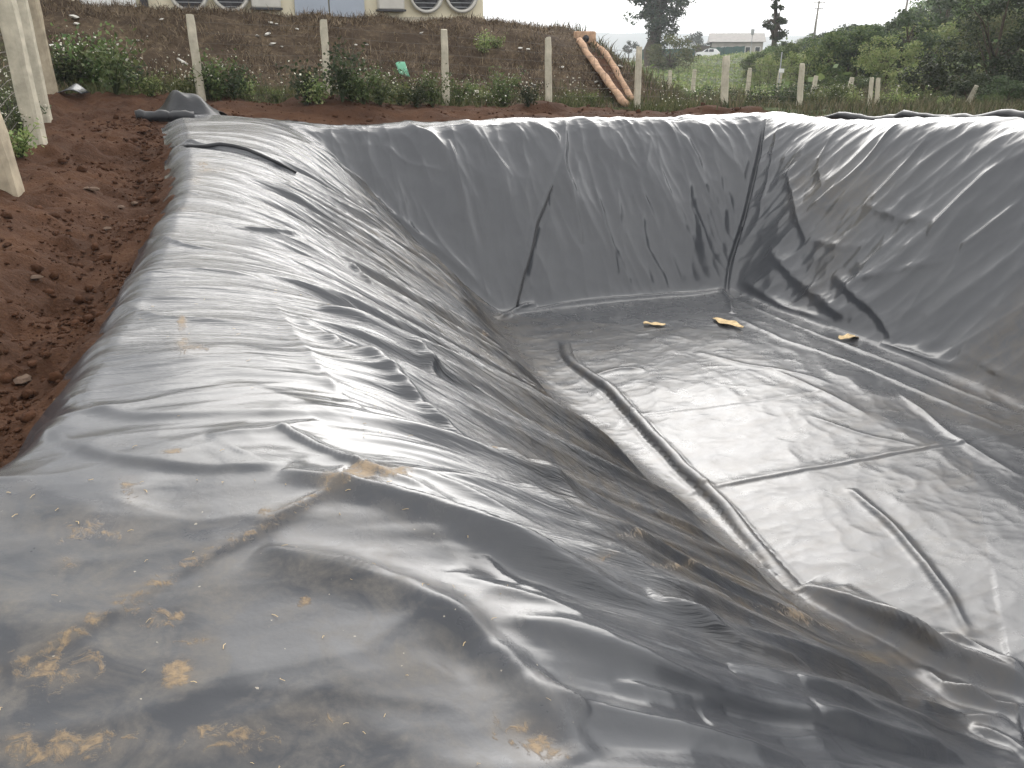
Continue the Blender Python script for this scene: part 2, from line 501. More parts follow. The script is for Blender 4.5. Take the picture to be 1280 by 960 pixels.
class MB:
    """collects shapes into one mesh"""
    def __init__(s):
        s.v, s.f = [], []
    def add(s, vs, fs):
        k = len(s.v)
        s.v += [tuple(p) for p in vs]
        s.f += [tuple(i + k for i in f) for f in fs]
        return s
    def box(s, c, d, M3=None, taper=1.0, bev=0.0):
        x, y, z = d[0] / 2, d[1] / 2, d[2] / 2
        pts = []
        if bev <= 0:
            for sz in (-1, 1):
                k = taper if sz > 0 else 1
                pts += [(-x * k, -y * k, sz * z), (x * k, -y * k, sz * z), (x * k, y * k, sz * z), (-x * k, y * k, sz * z)]
            fs = [(3, 2, 1, 0), (4, 5, 6, 7), (0, 1, 5, 4), (1, 2, 6, 5), (2, 3, 7, 6), (3, 0, 4, 7)]
        else:
            def ringp(zz, k, e):
                X, Y = x * k - e, y * k - e
                b_ = bev
                return [(-X + b_, -Y, zz), (X - b_, -Y, zz), (X, -Y + b_, zz), (X, Y - b_, zz), (X - b_, Y, zz), (-X + b_, Y, zz), (-X, Y - b_, zz), (-X, -Y + b_, zz)]
            rings = [ringp(-z, 1, bev * .6), ringp(-z + bev, 1, 0), ringp(z - bev, taper, 0), ringp(z, taper, bev * .6)]
            pts = sum(rings, [])
            fs = [tuple(range(7, -1, -1)), tuple(range(24, 32))]
            for r in range(3):
                for i in range(8):
                    j = (i + 1) % 8
                    fs.append((r * 8 + i, r * 8 + j, r * 8 + 8 + j, r * 8 + 8 + i))
        out = []
        for p in pts:
            q = Vector(p)
            if M3 is not None: q = M3 @ q
            out.append(q + Vector(c))
        return s.add(out, fs)
    def tube(s, path, rads, n=8, cap=True):
        path = [Vector(p) for p in path]
        rings = []
        for i, p in enumerate(path):
            d = (path[min(i + 1, len(path) - 1)] - path[max(i - 1, 0)]).normalized()
            up = Vector((0, 0, 1)) if abs(d.z) < .95 else Vector((1, 0, 0))
            e1 = d.cross(up).normalized(); e2 = d.cross(e1)
            r = rads[i] if hasattr(rads, '__len__') else rads
            rings.append([p + e1 * (r * math.cos(2 * math.pi * k / n)) + e2 * (r * math.sin(2 * math.pi * k / n)) for k in range(n)])
        fs = []
        for i in range(len(path) - 1):
            for k in range(n):
                j = (k + 1) % n
                fs.append((i * n + k, i * n + j, i * n + n + j, i * n + n + k))
        if cap:
            fs.append(tuple(range(n - 1, -1, -1)))
            fs.append(tuple((len(path) - 1) * n + k for k in range(n)))
        return s.add(sum(rings, []), fs)
    def mesh(s, name, smooth=False):
        me = bpy.data.meshes.new(name)
        me.from_pydata(s.v, [], s.f)
        me.update()
        if smooth:
            me.polygons.foreach_set('use_smooth', [True] * len(me.polygons))
        return me
    def build(s, name, mat, parent=None, loc=None, smooth=False):
        return new_obj(name, s.mesh(name, smooth), mat, parent, loc)

def mesh_np(name, V, F, smooth=False):
    """V (n,3), F (m,k) numpy arrays"""
    me = bpy.data.meshes.new(name)
    k = F.shape[1]
    me.vertices.add(len(V)); me.vertices.foreach_set('co', np.ascontiguousarray(V, np.float32).ravel())
    me.loops.add(F.size); me.loops.foreach_set('vertex_index', np.ascontiguousarray(F, np.int32).ravel())
    me.polygons.add(len(F))
    me.polygons.foreach_set('loop_start', np.arange(0, F.size, k, dtype=np.int32))
    me.polygons.foreach_set('loop_total', np.full(len(F), k, np.int32))
    if smooth:
        me.polygons.foreach_set('use_smooth', np.ones(len(F), bool))
    me.update(calc_edges=True)
    return me

def set_attr(me, name, rgb):
    at = me.color_attributes.new(name, 'FLOAT_COLOR', 'POINT')
    c = np.ones((len(rgb), 4), np.float32); c[:, :3] = rgb
    at.data.foreach_set('color', c.ravel())

def axis(parts):
    out = []
    for lo, hi, st in parts:
        out.append(np.arange(lo, hi - 1e-6, st))
    out.append(np.array([parts[-1][1]]))
    return np.concatenate(out)

# ------------------------------------------------------------------ ground: one sheet to the horizon
def build_ground():
    grow = lambda s0, n, g: np.cumsum(s0 * g ** np.arange(n))
    ga = axis([(-3.2, 0.9, .05), (0.9, 16, .12)])
    ga = np.concatenate([(-3.2 - grow(.08, 62, 1.145))[::-1], ga, 16 + grow(.15, 58, 1.145)])
    gb = axis([(-4, 2.5, .1), (2.5, 18.6, .055), (18.6, 26, .12)])
    gb = np.concatenate([(-4 - grow(.2, 52, 1.15))[::-1], gb, 26 + grow(.16, 60, 1.14)])
    A, B = np.meshgrid(ga, gb)
    Z = zground(A, B)
    X, Y = A * RA[0] + B * RB[0], A * RA[1] + B * RB[1]
    V = np.stack([X.ravel(), Y.ravel(), Z.ravel()], 1)
    na, nb = len(ga), len(gb)
    i = np.arange(nb - 1)[:, None] * na + np.arange(na - 1)[None, :]
    F = np.stack([i, i + 1, i + na + 1, i + na], -1).reshape(-1, 4)
    me = mesh_np('ground', V, F, True)
    # cover masks: dry thatch on the bank, green turf beyond
    wob = 0.35 * gn(A * .7, B * .7, 71)
    right = S(A, 11.5, 14)
    th = S(B + wob, 18.0, 18.8) * (1 - right)
    th = np.maximum(th, S(-A + wob, 1.9, 2.5) * .6)
    tu = np.maximum(S(B + wob, 17.9, 18.7) * right, S(-A + wob, 1.5, 2.2) * .5)
    tu = np.maximum(tu, S(A + wob, 12.7, 13.3))
    tu = np.maximum(tu, S(A, 16, 22))
    tu = np.maximum(tu, S(B + wob, 18.0, 18.5) * S(B, 20.3, 19.2) * .62 * (1 - right))
    tu = np.maximum(tu, S(B, 34, 40))
    set_attr(me, 'cover', np.stack([th.ravel(), tu.ravel(), 0 * th.ravel()], 1))
    o = new_obj('ground', me, M['ground'])
    tag(o, kind='structure')
build_ground()

# ------------------------------------------------------------------ the liner
def fold_list():
    """folds seen in the photo: pixel path, height, width, kind"""
    F = []
    def f(pts, h, w, kind='ridge', w2=None):
        F.append((pts, h, w, kind, w2 or w))
    # long rolls running from the crest down the near slope
    f([(352, 592), (410, 612), (520, 652), (640, 702), (760, 752), (860, 790), (1000, 832), (1120, 880)], .085, .10, 'roll', .05)
    f([(322, 682), (440, 722), (540, 758), (610, 810), (660, 872), (730, 955)], .06, .10, 'roll', .07)
    f([(345, 535), (400, 560), (470, 600), (560, 648)], .028, .05, 'sharp')
    f([(470, 585), (560, 625), (690, 690), (800, 745), (930, 800)], .03, .07, 'sharp')
    f([(800, 760), (850, 785), (905, 820), (1010, 850)], .06, .06, 'roll', .03)
    f([(640, 790), (740, 830), (860, 870), (1000, 905), (1180, 955)], .05, .09, 'roll', .04)
    f([(560, 720), (660, 770), (790, 815), (900, 850)], .025, .07, 'sharp')
    f([(650, 870), (740, 900), (880, 930), (1000, 958)], .04, .08, 'sharp')
    f([(1010, 905), (1100, 925), (1200, 955)], .05, .08, 'roll', .04)
    f([(1120, 880), (1180, 900), (1260, 905)], .05, .06, 'sharp')
    f([(1180, 860), (1230, 885), (1290, 890)], .06, .06, 'sharp')
    f([(1210, 915), (1250, 930), (1290, 960)], .05, .06, 'roll', .04)
    f([(1150, 835), (1180, 870), (1240, 880)], .05, .05, 'sharp')
    f([(900, 850), (1010, 880), (1160, 915), (1270, 950)], .05, .09, 'roll', .04)
    # fine sharp creases riding on the rolls
    f([(395, 606), (450, 622), (540, 655), (640, 697), (740, 738)], .014, .018, 'sharp')
    f([(325, 680), (400, 703), (480, 728), (540, 752)], .016, .018, 'sharp')
    f([(350, 690), (430, 716), (500, 738)], -.010, .018, 'sharp')
    f([(345, 535), (400, 566), (455, 590), (500, 618)], .014, .018, 'sharp')
    f([(400, 605), (430, 590), (470, 578)], .010, .02, 'sharp')
    f([(600, 700), (640, 740), (700, 770)], .022, .05, 'sharp')
    f([(560, 840), (600, 800), (640, 790)], -.02, .08, 'ridge')
    f([(660, 850), (690, 880), (730, 905)], .02, .03, 'sharp')
    f([(760, 860), (830, 880), (900, 885)], .025, .04, 'sharp')
    f([(880, 905), (960, 925), (1040, 930)], .03, .05, 'sharp')
    f([(1050, 860), (1130, 880), (1200, 905)], .03, .05, 'sharp')
    f([(980, 870), (1080, 900), (1160, 940)], .03, .05, 'sharp')
    # creases on the near berm
    f([(0, 556), (110, 568), (200, 580), (290, 590), (390, 586)], .016, .035, 'step', .16)
    f([(-40, 852), (60, 812), (130, 765), (228, 702), (330, 656), (402, 622)], .014, .03, 'step', .16)
    f([(330, 655), (402, 622), (440, 610)], .02, .03, 'sharp')
    f([(210, 866), (330, 868), (480, 878), (580, 882)], .006, .03, 'step', .1)
    f([(20, 925), (150, 900), (260, 872)], .008, .04, 'ridge')
    f([(0, 500), (140, 522), (280, 515), (400, 525), (450, 515)], .014, .05, 'step', .13)
    f([(140, 435), (240, 432), (330, 440)], .008, .05, 'ridge')
    f([(260, 548), (330, 545), (400, 530)], .016, .05, 'sharp')
    f([(180, 630), (240, 590), (300, 570)], -.02, .12, 'ridge')
    f([(150, 318), (235, 312), (310, 322)], .022, .07, 'roll', .03)
    f([(110, 412), (200, 400), (330, 408)], .012, .06, 'roll', .03)
    f([(170, 355), (250, 340), (330, 352)], .016, .06, 'roll', .03)
    f([(180, 262), (260, 252), (310, 262)], .016, .06, 'roll', .03)
    f([(340, 378), (358, 402), (385, 452), (425, 505), (452, 520)], .02, .05, 'sharp')
    f([(290, 286), (330, 296), (400, 322), (470, 372)], .035, .05, 'roll', .02)
    # loose overlapping strip near the far left corner
    f([(212, 188), (255, 186), (292, 188), (322, 198), (345, 212), (366, 224)], .03, .03, 'step', .3)
    # white and dark streaky folds down the left slope
    f([(395, 392), (450, 420), (520, 452), (545, 482)], .06, .07, 'roll', .055)
    f([(372, 398), (440, 452), (530, 520), (640, 590), (740, 650)], .05, .07, 'roll', .055)
    f([(420, 330), (520, 392), (600, 440)], .045, .07, 'roll', .055)
    f([(340, 235), (430, 290), (520, 350)], .035, .06, 'roll', .055)
    f([(380, 180), (450, 235), (530, 300), (600, 355)], .05, .09, 'roll', .05)
    f([(600, 600), (680, 655), (780, 705), (900, 770)], .03, .06, 'sharp')
    # far wall
    f([(708, 150), (704, 190), (688, 235), (670, 285), (655, 340), (645, 388)], .06, .07, 'roll', .04)
    f([(700, 220), (715, 250), (728, 305)], .05, .06, 'roll', .04)
    f([(742, 235), (758, 285), (772, 342)], .04, .05, 'roll', .03)
    f([(705, 150), (706, 180), (702, 225)], .05, .06, 'sharp')
    f([(560, 175), (570, 215), (582, 262)], .035, .05, 'roll', .03)
    f([(480, 180), (510, 205), (560, 215)], .03, .05, 'sharp')
    f([(600, 160), (612, 190), (640, 225)], .025, .05, 'sharp')
    f([(815, 165), (808, 200), (790, 250)], .03, .06, 'sharp')
    f([(850, 170), (870, 215), (895, 260)], .03, .06, 'sharp')
    f([(770, 165), (785, 195), (800, 215)], .025, .05, 'sharp')
    f([(880, 160), (905, 190), (925, 215)], .03, .06, 'sharp')
    f([(520, 240), (545, 300), (610, 370)], .03, .07, 'sharp')
    # corner seam
    f([(957, 150), (946, 200), (928, 280), (912, 330), (908, 366)], -.085, .026, 'ridge')
    f([(975, 152), (965, 200), (947, 280)], .025, .05, 'sharp')
    # right wall
    f([(985, 215), (995, 265), (1008, 300)], .04, .06, 'roll', .04)
    f([(960, 310), (1000, 355), (1060, 400)], .045, .08, 'roll', .05)
    f([(930, 350), (980, 385), (1040, 405)], .05, .07, 'roll', .05)
    f([(1040, 345), (1100, 395), (1120, 430)], .05, .07, 'roll', .04)
    f([(1140, 150), (1090, 200), (1010, 265)], .035, .04, 'sharp')
    f([(1160, 175), (1130, 210), (1090, 250)], .03, .05, 'sharp')
    f([(1250, 210), (1200, 250), (1160, 300)], .04, .06, 'sharp')
    f([(1280, 250), (1230, 290), (1200, 310)], .04, .06, 'sharp')
    f([(1080, 255), (1130, 275), (1180, 280)], .03, .06, 'sharp')
    f([(1060, 355), (1130, 340), (1190, 325)], .03, .06, 'sharp')
    f([(1100, 430), (1160, 452), (1220, 462)], .05, .07, 'roll', .04)
    f([(1010, 300), (1060, 310), (1090, 305)], .03, .06, 'sharp')
    f([(1040, 170), (1020, 200), (1030, 235)], .025, .05, 'sharp')
    f([(1200, 440), (1250, 470), (1285, 480)], .04, .07, 'sharp')
    # floor
    f([(705, 428), (712, 455), (745, 478), (765, 492), (800, 530), (845, 580), (890, 622), (945, 685), (1000, 742)], .10, .085, 'tube')
    f([(1000, 735), (1070, 775), (1140, 805), (1210, 840), (1290, 862)], .16, .16, 'roll', .07)
    f([(1050, 735), (1110, 790), (1190, 835)], .06, .07, 'sharp')
    f([(1165, 800), (1205, 800), (1240, 835), (1290, 855)], .08, .07, 'sharp')
    f([(1060, 612), (1110, 655), (1140, 690), (1180, 740), (1212, 795)], .05, .055, 'roll', .03)
    f([(842, 618), (890, 609), (1000, 590), (1100, 570), (1190, 557), (1290, 541)], .022, .03, 'step', .10)
    f([(690, 530), (780, 522), (860, 512), (960, 500), (1080, 480)], .007, .03, 'step', .10)
    f([(745, 470), (770, 462), (805, 462)], .04, .06, 'sharp')
    f([(870, 440), (920, 455), (990, 465), (1040, 480)], .02, .05, 'sharp')
    f([(960, 460), (1030, 490), (1085, 520)], .02, .05, 'sharp')
    f([(1120, 490), (1160, 520), (1200, 555), (1275, 595)], .03, .05, 'sharp')
    f([(1010, 520), (1080, 545), (1150, 560)], .02, .05, 'sharp')
    f([(920, 375), (1000, 410), (1080, 440), (1180, 480), (1280, 520)], .025, .05, 'sharp')
    f([(900, 388), (980, 425), (1070, 455), (1160, 495), (1280, 545)], .02, .05, 'sharp')
    f([(640, 392), (720, 378), (820, 370), (905, 364)], .035, .05, 'sharp')
    f([(620, 398), (650, 385), (670, 380)], .08, .06, 'roll', .05)
    f([(900, 360), (912, 375), (915, 392)], .05, .05, 'sharp')
    return F

def seg_fold(A, B, D, pts, h, w, kind, w2, seed):
    P = np.array([hit_surface(u, v, zliner)[:2] for u, v in pts])
    # resample the path smoothly
    L = np.concatenate([[0], np.cumsum(np.hypot(*np.diff(P, axis=0).T))])
    ss = np.linspace(0, L[-1], max(8, int(L[-1] / .12)))
    q = np.stack([np.interp(ss, L, P[:, 0]), np.interp(ss, L, P[:, 1])], 1)
    for _ in range(3):
        q[1:-1] = .25 * q[:-2] + .5 * q[1:-1] + .25 * q[2:]
    q[1:-1, 0] += .02 * gn(ss[1:-1] * 2.0, np.full(len(ss) - 2, seed + .3), 9)
    R = 3.2 * max(w, w2)
    ga, gb = A[0], B[:, 0]
    j0, j1 = np.searchsorted(gb, [q[:, 1].min() - R, q[:, 1].max() + R])
    if j1 <= j0: return
    sa, sb = A[j0:j1], B[j0:j1]
    selm = (sa > q[:, 0].min() - R) & (sa < q[:, 0].max() + R)
    if not selm.any(): return
    x, y = sa[selm], sb[selm]
    best = np.full(x.shape, 1e9); sd = np.zeros_like(x); al = np.zeros_like(x)
    for k in range(len(q) - 1):
        p0, e = q[k], q[k + 1] - q[k]
        l2 = (e ** 2).sum() + 1e-12
        t = np.clip(((x - p0[0]) * e[0] + (y - p0[1]) * e[1]) / l2, 0, 1)
        dx, dy = x - p0[0] - t * e[0], y - p0[1] - t * e[1]
        d2 = dx * dx + dy * dy
        m = d2 < best
        best[m] = d2[m]
        sd[m] = (e[0] * dy - e[1] * dx)[m]
        al[m] = ((k + t) / (len(q) - 1))[m]
    d = np.sqrt(best)
    side = np.sign(sd)                       # +1 left of the path
    taper = np.sqrt(np.clip(np.minimum(al / .22, (1 - al) / .22), 0, 1))
    taper = taper * (1 + .2 * gn(al * L[-1] * 2.2, np.full_like(al, seed * 1.7), 4))
    ww = np.where(side > 0, w, w2)
    if kind == 'ridge':
        pr = np.exp(-(d / ww) ** 2)
    elif kind == 'sharp':
        pr = np.exp(-np.sqrt((d / (w * .8)) ** 2 + .04) + .2) * S(d, 3.1 * w, 1.6 * w)
    elif kind == 'roll':
        r = d / ww
        pr = np.exp(-np.abs(r) ** 1.6)
    elif kind == 'tube':
        r = d / w
        pr = np.sqrt(np.clip(1 - r * r, 0, 1)) + .12 * np.exp(-((r - 1.3) / .4) ** 2)
    else:                                    # step: steep towards the right of the path
        pr = np.where(side > 0, np.exp(-(d / w2) ** 1.5), np.exp(-(d / w) ** 2))
    sub = D[j0:j1]
    sub[selm] += h * taper * pr

LIN = {}
def on_liner(a0, b0):
    A, B, V = LIN['A'], LIN['B'], LIN['V']
    k = int(np.argmin((A - a0) ** 2 + (B - b0) ** 2))
    return Vector(V[k])

def build_liner():
    gb = axis([(EDGE_NEAR, 0, .1), (0, .8, .03), (.8, 4.2, .0125), (4.2, 8, .0145), (8, 12.5, .019), (12.5, 14.9, .018), (14.9, 15.35, .03)])
    ua = axis([(0, 1.0, 1 / 130.), (1.0, 2.6, .0125), (2.6, 5.0, .02), (5.0, 12.3, .0225)])
    U, B = np.meshgrid(ua, gb)
    # stretch the rows so the sheet ends on its real outline
    B = np.where(B > 13.5, 13.5 + (B - 13.5) / (15.35 - 13.5) * (edge_far(U) - 13.5), B)
    eL = edge_left(B)
    A = np.where(U < 1.0, eL + (1.0 - eL) * U, U)
    A = np.where(A > 11.5, 11.5 + (A - 11.5) / (12.3 - 11.5) * (edge_right(B) - 11.5), A)
    Z = zliner(A, B)
    # normals of the smooth shape
    e = .01
    zx = (zliner(A + e, B) - zliner(A - e, B)) / (2 * e)
    zy = (zliner(A, B + e) - zliner(A, B - e)) / (2 * e)
    N = np.stack([-zx, -zy, np.ones_like(zx)], -1)
    N /= np.linalg.norm(N, axis=-1, keepdims=True)
    t, ts = pit(A, B)
    tl, tr, tf, tn = ts
    on_floor = S(t, .93, 1.0)
    top = S(t, .12, .02)
    left = (tl <= np.minimum(np.minimum(tr, tf), tn)) * 1.0
    far = (tf < np.minimum(np.minimum(tl, tr), tn)) * 1.0
    right = (tr < np.minimum(np.minimum(tl, tf), tn)) * 1.0
    gap = np.sort(ts, 0); gap = S(gap[1] - gap[0], 0, .10)        # fades at the corners
    # ---- left slope: folds running down the slope, crisp and crowded
    wa = A + .25 * gn(A * .6, B * .6, 201)
    wb = B + .14 * gn(A * .9, B * 1.2, 202) + .05 * gn(A * 3, B * 3, 203)
    ws = B + .08 * gn(A * .35, B * .8, 204) - .10 * A
    wq = A * .8
    dl = gn(wq * .25, ws * 1.5, 101) * .05
    dl += wor(wq * .30, ws * 1.9, 102) * .17
    dl += wor(wq * .50 + .2 * gn(A, B, 109), ws * 4.2, 103) * .065 * (.3 + .7 * S(gn(A * .5, B * .7, 104), -.35, .2))
    dl += wor(wq * .8, ws * 9.0, 107) * .026
    dl += ridge(gn(wq * .30, ws * 2.6, 111), .03) * .055 + ridge(gn(wq * .45 + 3, ws * 5.4, 110), .025) * .036
    dl += np.abs(gn(wq * .6, ws * 8.5, 105)) * .038 + gn(wq * 1.4, ws * 18.0, 106) * .006
    near_s = S(B, 2.0, 4.0) * .6 + .4
    mL = left * S(t, .03, .20) * S(t, .98, .72) * (0.35 + .65 * gap) * near_s * (1 + .35 * S(t, .2, .45))
    # ---- berm top: low wrinkles across it
    db = gn(wa * .45, wb * 2.0, 111) * .012
    db += wor(wa * .42, wb * 1.9, 112) * .045
    db += wor(wa * .8, wb * 4.6, 113) * .020 + wor(wa * 1.4, wb * 10., 114) * .006
    mT = np.clip(top + left * S(t, .35, .1), 0, 1) * (.3 + .9 * S(B, 3.0, 5.0))
    mT = mT * S(edge_dist(A, B), 0, .15)
    big = gn(A * .9, B * .9, 115) * .035 + wor(A * .8 + .5 * B, B * 1.0 - .35 * A, 116) * .07 + wor(A * 1.7 - .4 * B, B * 2.4 + .3 * A, 117) * .028 + wor(A * 3.5 + B, B * 4.6 - .8 * A, 119) * .007
    mBig = np.clip(top + left, 0, 1) * S(B, 5.0, 2.5)
    # ragged gathers where the sheet rolls over the outer edge
    ed = A - edge_left(B)
    dE = gn(A * 1.0, wb * 3.2, 118) * .035 * S(ed, .55, .12)
    # ---- far wall: hanging wrinkles, strongest near the rim
    wa2 = A + .25 * gn(A * .9, B * 1.1, 211) + .08 * gn(A * 3, B * 3, 212)
    df = wor(wa2 * 1.25 + .45 * B, B * .5, 121) * .15 * S(tf, 1.0, .3)
    df += wor(wa2 * 2.7 - .7 * B, B * 1.0, 122) * .09 * (.25 + .75 * S(tf, .95, .3))
    df += wor(wa2 * 5.0 + .8 * B, B * 1.5, 123) * .05 * (.3 + .7 * S(gn(A * 1.1, B * 1.6, 216), -.25, .2)) + ridge(gn(wa2 * 3.4 + .6 * B, B * .8, 217), .015) * .035 * S(gn(A * 1.4, B * 1.0, 218), -.1, .25) * S(tf, 1, .4)
    df += wor(A * 4.0, B * 6.0, 124) * .016 + gn(A * 2.0, B * 2.0, 125) * .02
    mF = far * S(t, -.02, .1) * S(t, 1.0, .9) * gap
    # ---- right wall: slanting crumples
    rb_ = B + .9 * A
    ra_ = A - .5 * B
    dr = wor(rb_ * .8, ra_ * .45, 131) * .10
    dr += wor(rb_ * 1.9 + .3 * gn(A, B, 138), ra_ * .9, 132) * .055
    dr += wor(ra_ * 1.6, rb_ * 1.1, 133) * .035 + wor(A * 4.2, B * 3.6, 134) * .02 + wor(rb_ * 3.4, ra_ * 1.2, 135) * .04 + ridge(gn(rb_ * 2.2, ra_ * .7, 136), .015) * .03 * S(gn(A * 1.1, B * 1.1, 137), -.1, .25)
    dr = dr * .85
    mR = right * S(t, -.02, .1) * S(t, 1.0, .9) * gap
    # ---- floor: all-over fine crumple
    wx = A + .15 * gn(A * 2, B * 2, 141); wy = B + .15 * gn(A * 2, B * 2, 142)
    dfl = wor(wx * 1.1 - .35 * wy, wy * .7, 143) * .022
    dfl += wor(wx * 2.6 - .6 * wy, wy * 2.2, 144) * .018 * (.3 + .7 * S(gn(A * .8, B * .8, 148), -.25, .3))
    dfl += wor(wx * 6.5, wy * 8.0, 145) * .0048 + wor(wx * 4.2 - wy, wy * 3.0, 149) * .006 + gn(wx * .9, wy * .9, 146) * .012
    dfl += wor(wx * 1.9, wy * .45, 147) * .018 * S(A, 6.5, 8.5)
    mFl = on_floor
    D = dl * mL + db * mT + big * mBig + dE + df * mF + dr * mR + dfl * mFl
    # rim of far and right wall: gathered bumps
    D += (gn(A * 2.6, B * .6, 151) * .03 * S(np.abs(tf), .35, .0) * far + gn(B * 2.2, A * .5, 152) * .022 * S(np.abs(tr), .35, 0) * right) * S(edge_dist(A, B), 0, .2)
    for k, (pts, h, w, kind, w2) in enumerate(fold_list()):
        seg_fold(A, B, D, pts, h, w, kind, w2, k)
    D = np.maximum(D, -.11)
    Pa, Pb, Pz = A + N[..., 0] * D, B + N[..., 1] * D, Z + N[..., 2] * D
    X, Y = Pa * RA[0] + Pb * RB[0], Pa * RA[1] + Pb * RB[1]
    V = np.stack([X, Y, Pz], -1).reshape(-1, 3)
    LIN.update(A=A.ravel(), B=B.ravel(), V=V)
    # ---- stains: mud spots, dust, brown film
    mud = np.zeros_like(A); dust = np.zeros_like(A); film = np.zeros_like(A)
    def spot(u, v, ru, rv, s, arr):
        a0, b0, _ = hit_surface(u, v, zliner)
        a1, b1, _ = hit_surface(u + ru, v, zliner)
        a2, b2, _ = hit_surface(u, v + rv, zliner)
        # ellipse spanned by the two footprint vectors
        Mx = np.array([[a1 - a0, a2 - a0], [b1 - b0, b2 - b0]])
        if abs(np.linalg.det(Mx)) < 1e-6: return
        I = np.linalg.inv(Mx)
        p = I[0, 0] * (A - a0) + I[0, 1] * (B - b0); q = I[1, 0] * (A - a0) + I[1, 1] * (B - b0)
        np.maximum(arr, s * np.exp(-(p * p + q * q)), out=arr)
    for u, v, ru, rv, s in [(222, 842, 22, 26, .95), (228, 430, 12, 14, .62), (240, 438, 28, 12, .50), (228, 402, 8, 14, .6), (452, 596, 34, 14, .85), (486, 604, 26, 10, .7),
                            (418, 612, 26, 16, .55), (216, 568, 16, 5, .8), (254, 204, 14, 10, .45), (246, 226, 10, 8, .45), (230, 264, 12, 8, .4), (262, 212, 30, 6, .42),
                            (162, 612, 22, 20, .5), (382, 748, 12, 10, .7), (332, 642, 10, 10, .6), (224, 766, 12, 8, .62), (165, 756, 14, 6, .6), (188, 780, 8, 10, .5),
                            (252, 918, 16, 12, .68), (110, 820, 26, 22, .48), (672, 932, 22, 14, .75), (650, 915, 18, 22, .5), (690, 948, 26, 12, .6), (50, 945, 24, 10, .6),
                            (28, 830, 40, 14, .5), (130, 940, 30, 12, .5), (610, 572, 6, 5, .7), (245, 800, 30, 10, .45), (300, 940, 26, 14, .48), (620, 905, 6, 22, .55),
                            (85, 700, 26, 16, .4), (60, 835, 95, 34, .5), (70, 930, 130, 34, .56), (190, 765, 60, 24, .45), (290, 925, 70, 26, .5), (120, 660, 70, 24, .42), (400, 905, 60, 16, .4), (735, 720, 24, 5, .45), (600, 428, 18, 4, .55), (655, 470, 22, 4, .5), (1000, 780, 60, 6, .5), (840, 720, 50, 5, .5), (780, 690, 40, 5, .45)]:
        spot(u, v, ru, rv, s, mud)
    # dirt gathered along the near seam and along creases
    dust += np.clip(S(B, 3.4, 2.2) * S(A, 1.4, .2) * .95 + S(B, 4.5, 3) * .25 * S(A, 1.2, .2), 0, 1)
    for u, v, ru, rv in [(60, 800, 120, 60), (150, 720, 120, 50), (120, 900, 160, 80), (300, 820, 100, 60), (60, 640, 80, 40)]:
        spot(u, v, ru, rv, 1.0, dust)
    dust = np.maximum(dust, .08 * left * S(t, .05, .3))
    dust = np.maximum(dust, .04 * on_floor)
    dust = np.maximum(dust, .3 * np.exp(-((A - .35) / .12) ** 2) * S(B, 5, 8))
    seamp = [hit_surface(u, v, zliner)[:2] for u, v in [(-40, 852), (60, 812), (130, 765), (228, 702), (330, 656), (402, 622)]]
    for (p0, p1) in zip(seamp[:-1], seamp[1:]):
        for f_ in np.linspace(0, 1, 6):
            a0 = p0[0] + (p1[0] - p0[0]) * f_; b0 = p0[1] + (p1[1] - p0[1]) * f_
            np.maximum(mud, .52 * np.exp(-(((A - a0) / .08) ** 2 + ((B - b0) / .022) ** 2)), out=mud)
    film += left * S(t, .15, .55) * S(t, 1.02, .97) * S(B, 2.2, 3.6) * (.6 + 1.1 * gn(wq * .6, ws * 6, 161) + .5 * gn(wq * 1.2, ws * 16, 164))
    film += right * .5 * S(gn(A * .5, B * .5, 163), .05, .4) * S(t, .1, .4)
    stain = np.stack([mud, np.clip(dust, 0, 1), np.clip(film, 0, 1)], -1).reshape(-1, 3)
    sk = left * S(t, .1, .35) * S(t, 1.0, .9) * S(B, 2.0, 3.6) + .25 * mT * S(B, 3.5, 5.5)
    streak = np.stack([np.clip(sk, 0, 1).ravel(), on_floor.ravel(), 0 * on_floor.ravel()], 1)
    # ---- panels, cut along the seams
    nb, na = A.shape
    i = np.arange(nb - 1)[:, None] * na + np.arange(na - 1)[None, :]
    F = np.stack([i, i + 1, i + na + 1, i + na], -1).reshape(-1, 4)
    ca, cb = A.ravel()[F].mean(1), B.ravel()[F].mean(1)
    tc_, tsc = pit(ca, cb)
    which = np.argmin(tsc, 0)
    mn = tsc.min(0)
    pan = np.where(mn > 1.0, np.where(cb > 6.1, 4, 5), which)
    pan = np.where((pan == 0) & (cb < 2.6 + .2 * (ca < .4) * 0), 6, pan)
    root = empty('pond_liner', W(5, 8, FLOOR_Z))
    tag(root, 'wrinkled grey plastic liner covering the whole dug pond and its banks', 'pond liner')
    names = {0: ('slope_panel', 'long left slope and berm sheet with crowded streaky folds'),
             1: ('wall_panel', 'right wall sheet with slanting crumples'),
             2: ('wall_panel', 'far wall sheet hanging in vertical wrinkles'),
             3: ('wall_panel', 'near end sheet'),
             4: ('floor_panel', 'far floor sheet with shallow crumples'),
             5: ('floor_panel', 'near floor sheet reflecting the sky'),
             6: ('berm_panel', 'muddy near berm sheet with footprints and soft rolls')}
    for k, (nm, lab) in names.items():
        fk = F[pan == k]
        if not len(fk): continue
        used, inv = np.unique(fk, return_inverse=True)
        me = mesh_np(nm, V[used] - np.array(root.location), inv.reshape(fk.shape), True)
        set_attr(me, 'stain', stain[used])
        set_attr(me, 'streak', streak[used])
        o = new_obj(nm, me, M['liner'], root)
        o['label'] = lab
    # dark tubes standing in for the shade in the overlap gap and wall slit
    flat = np.stack([A.ravel(), B.ravel()], 1)
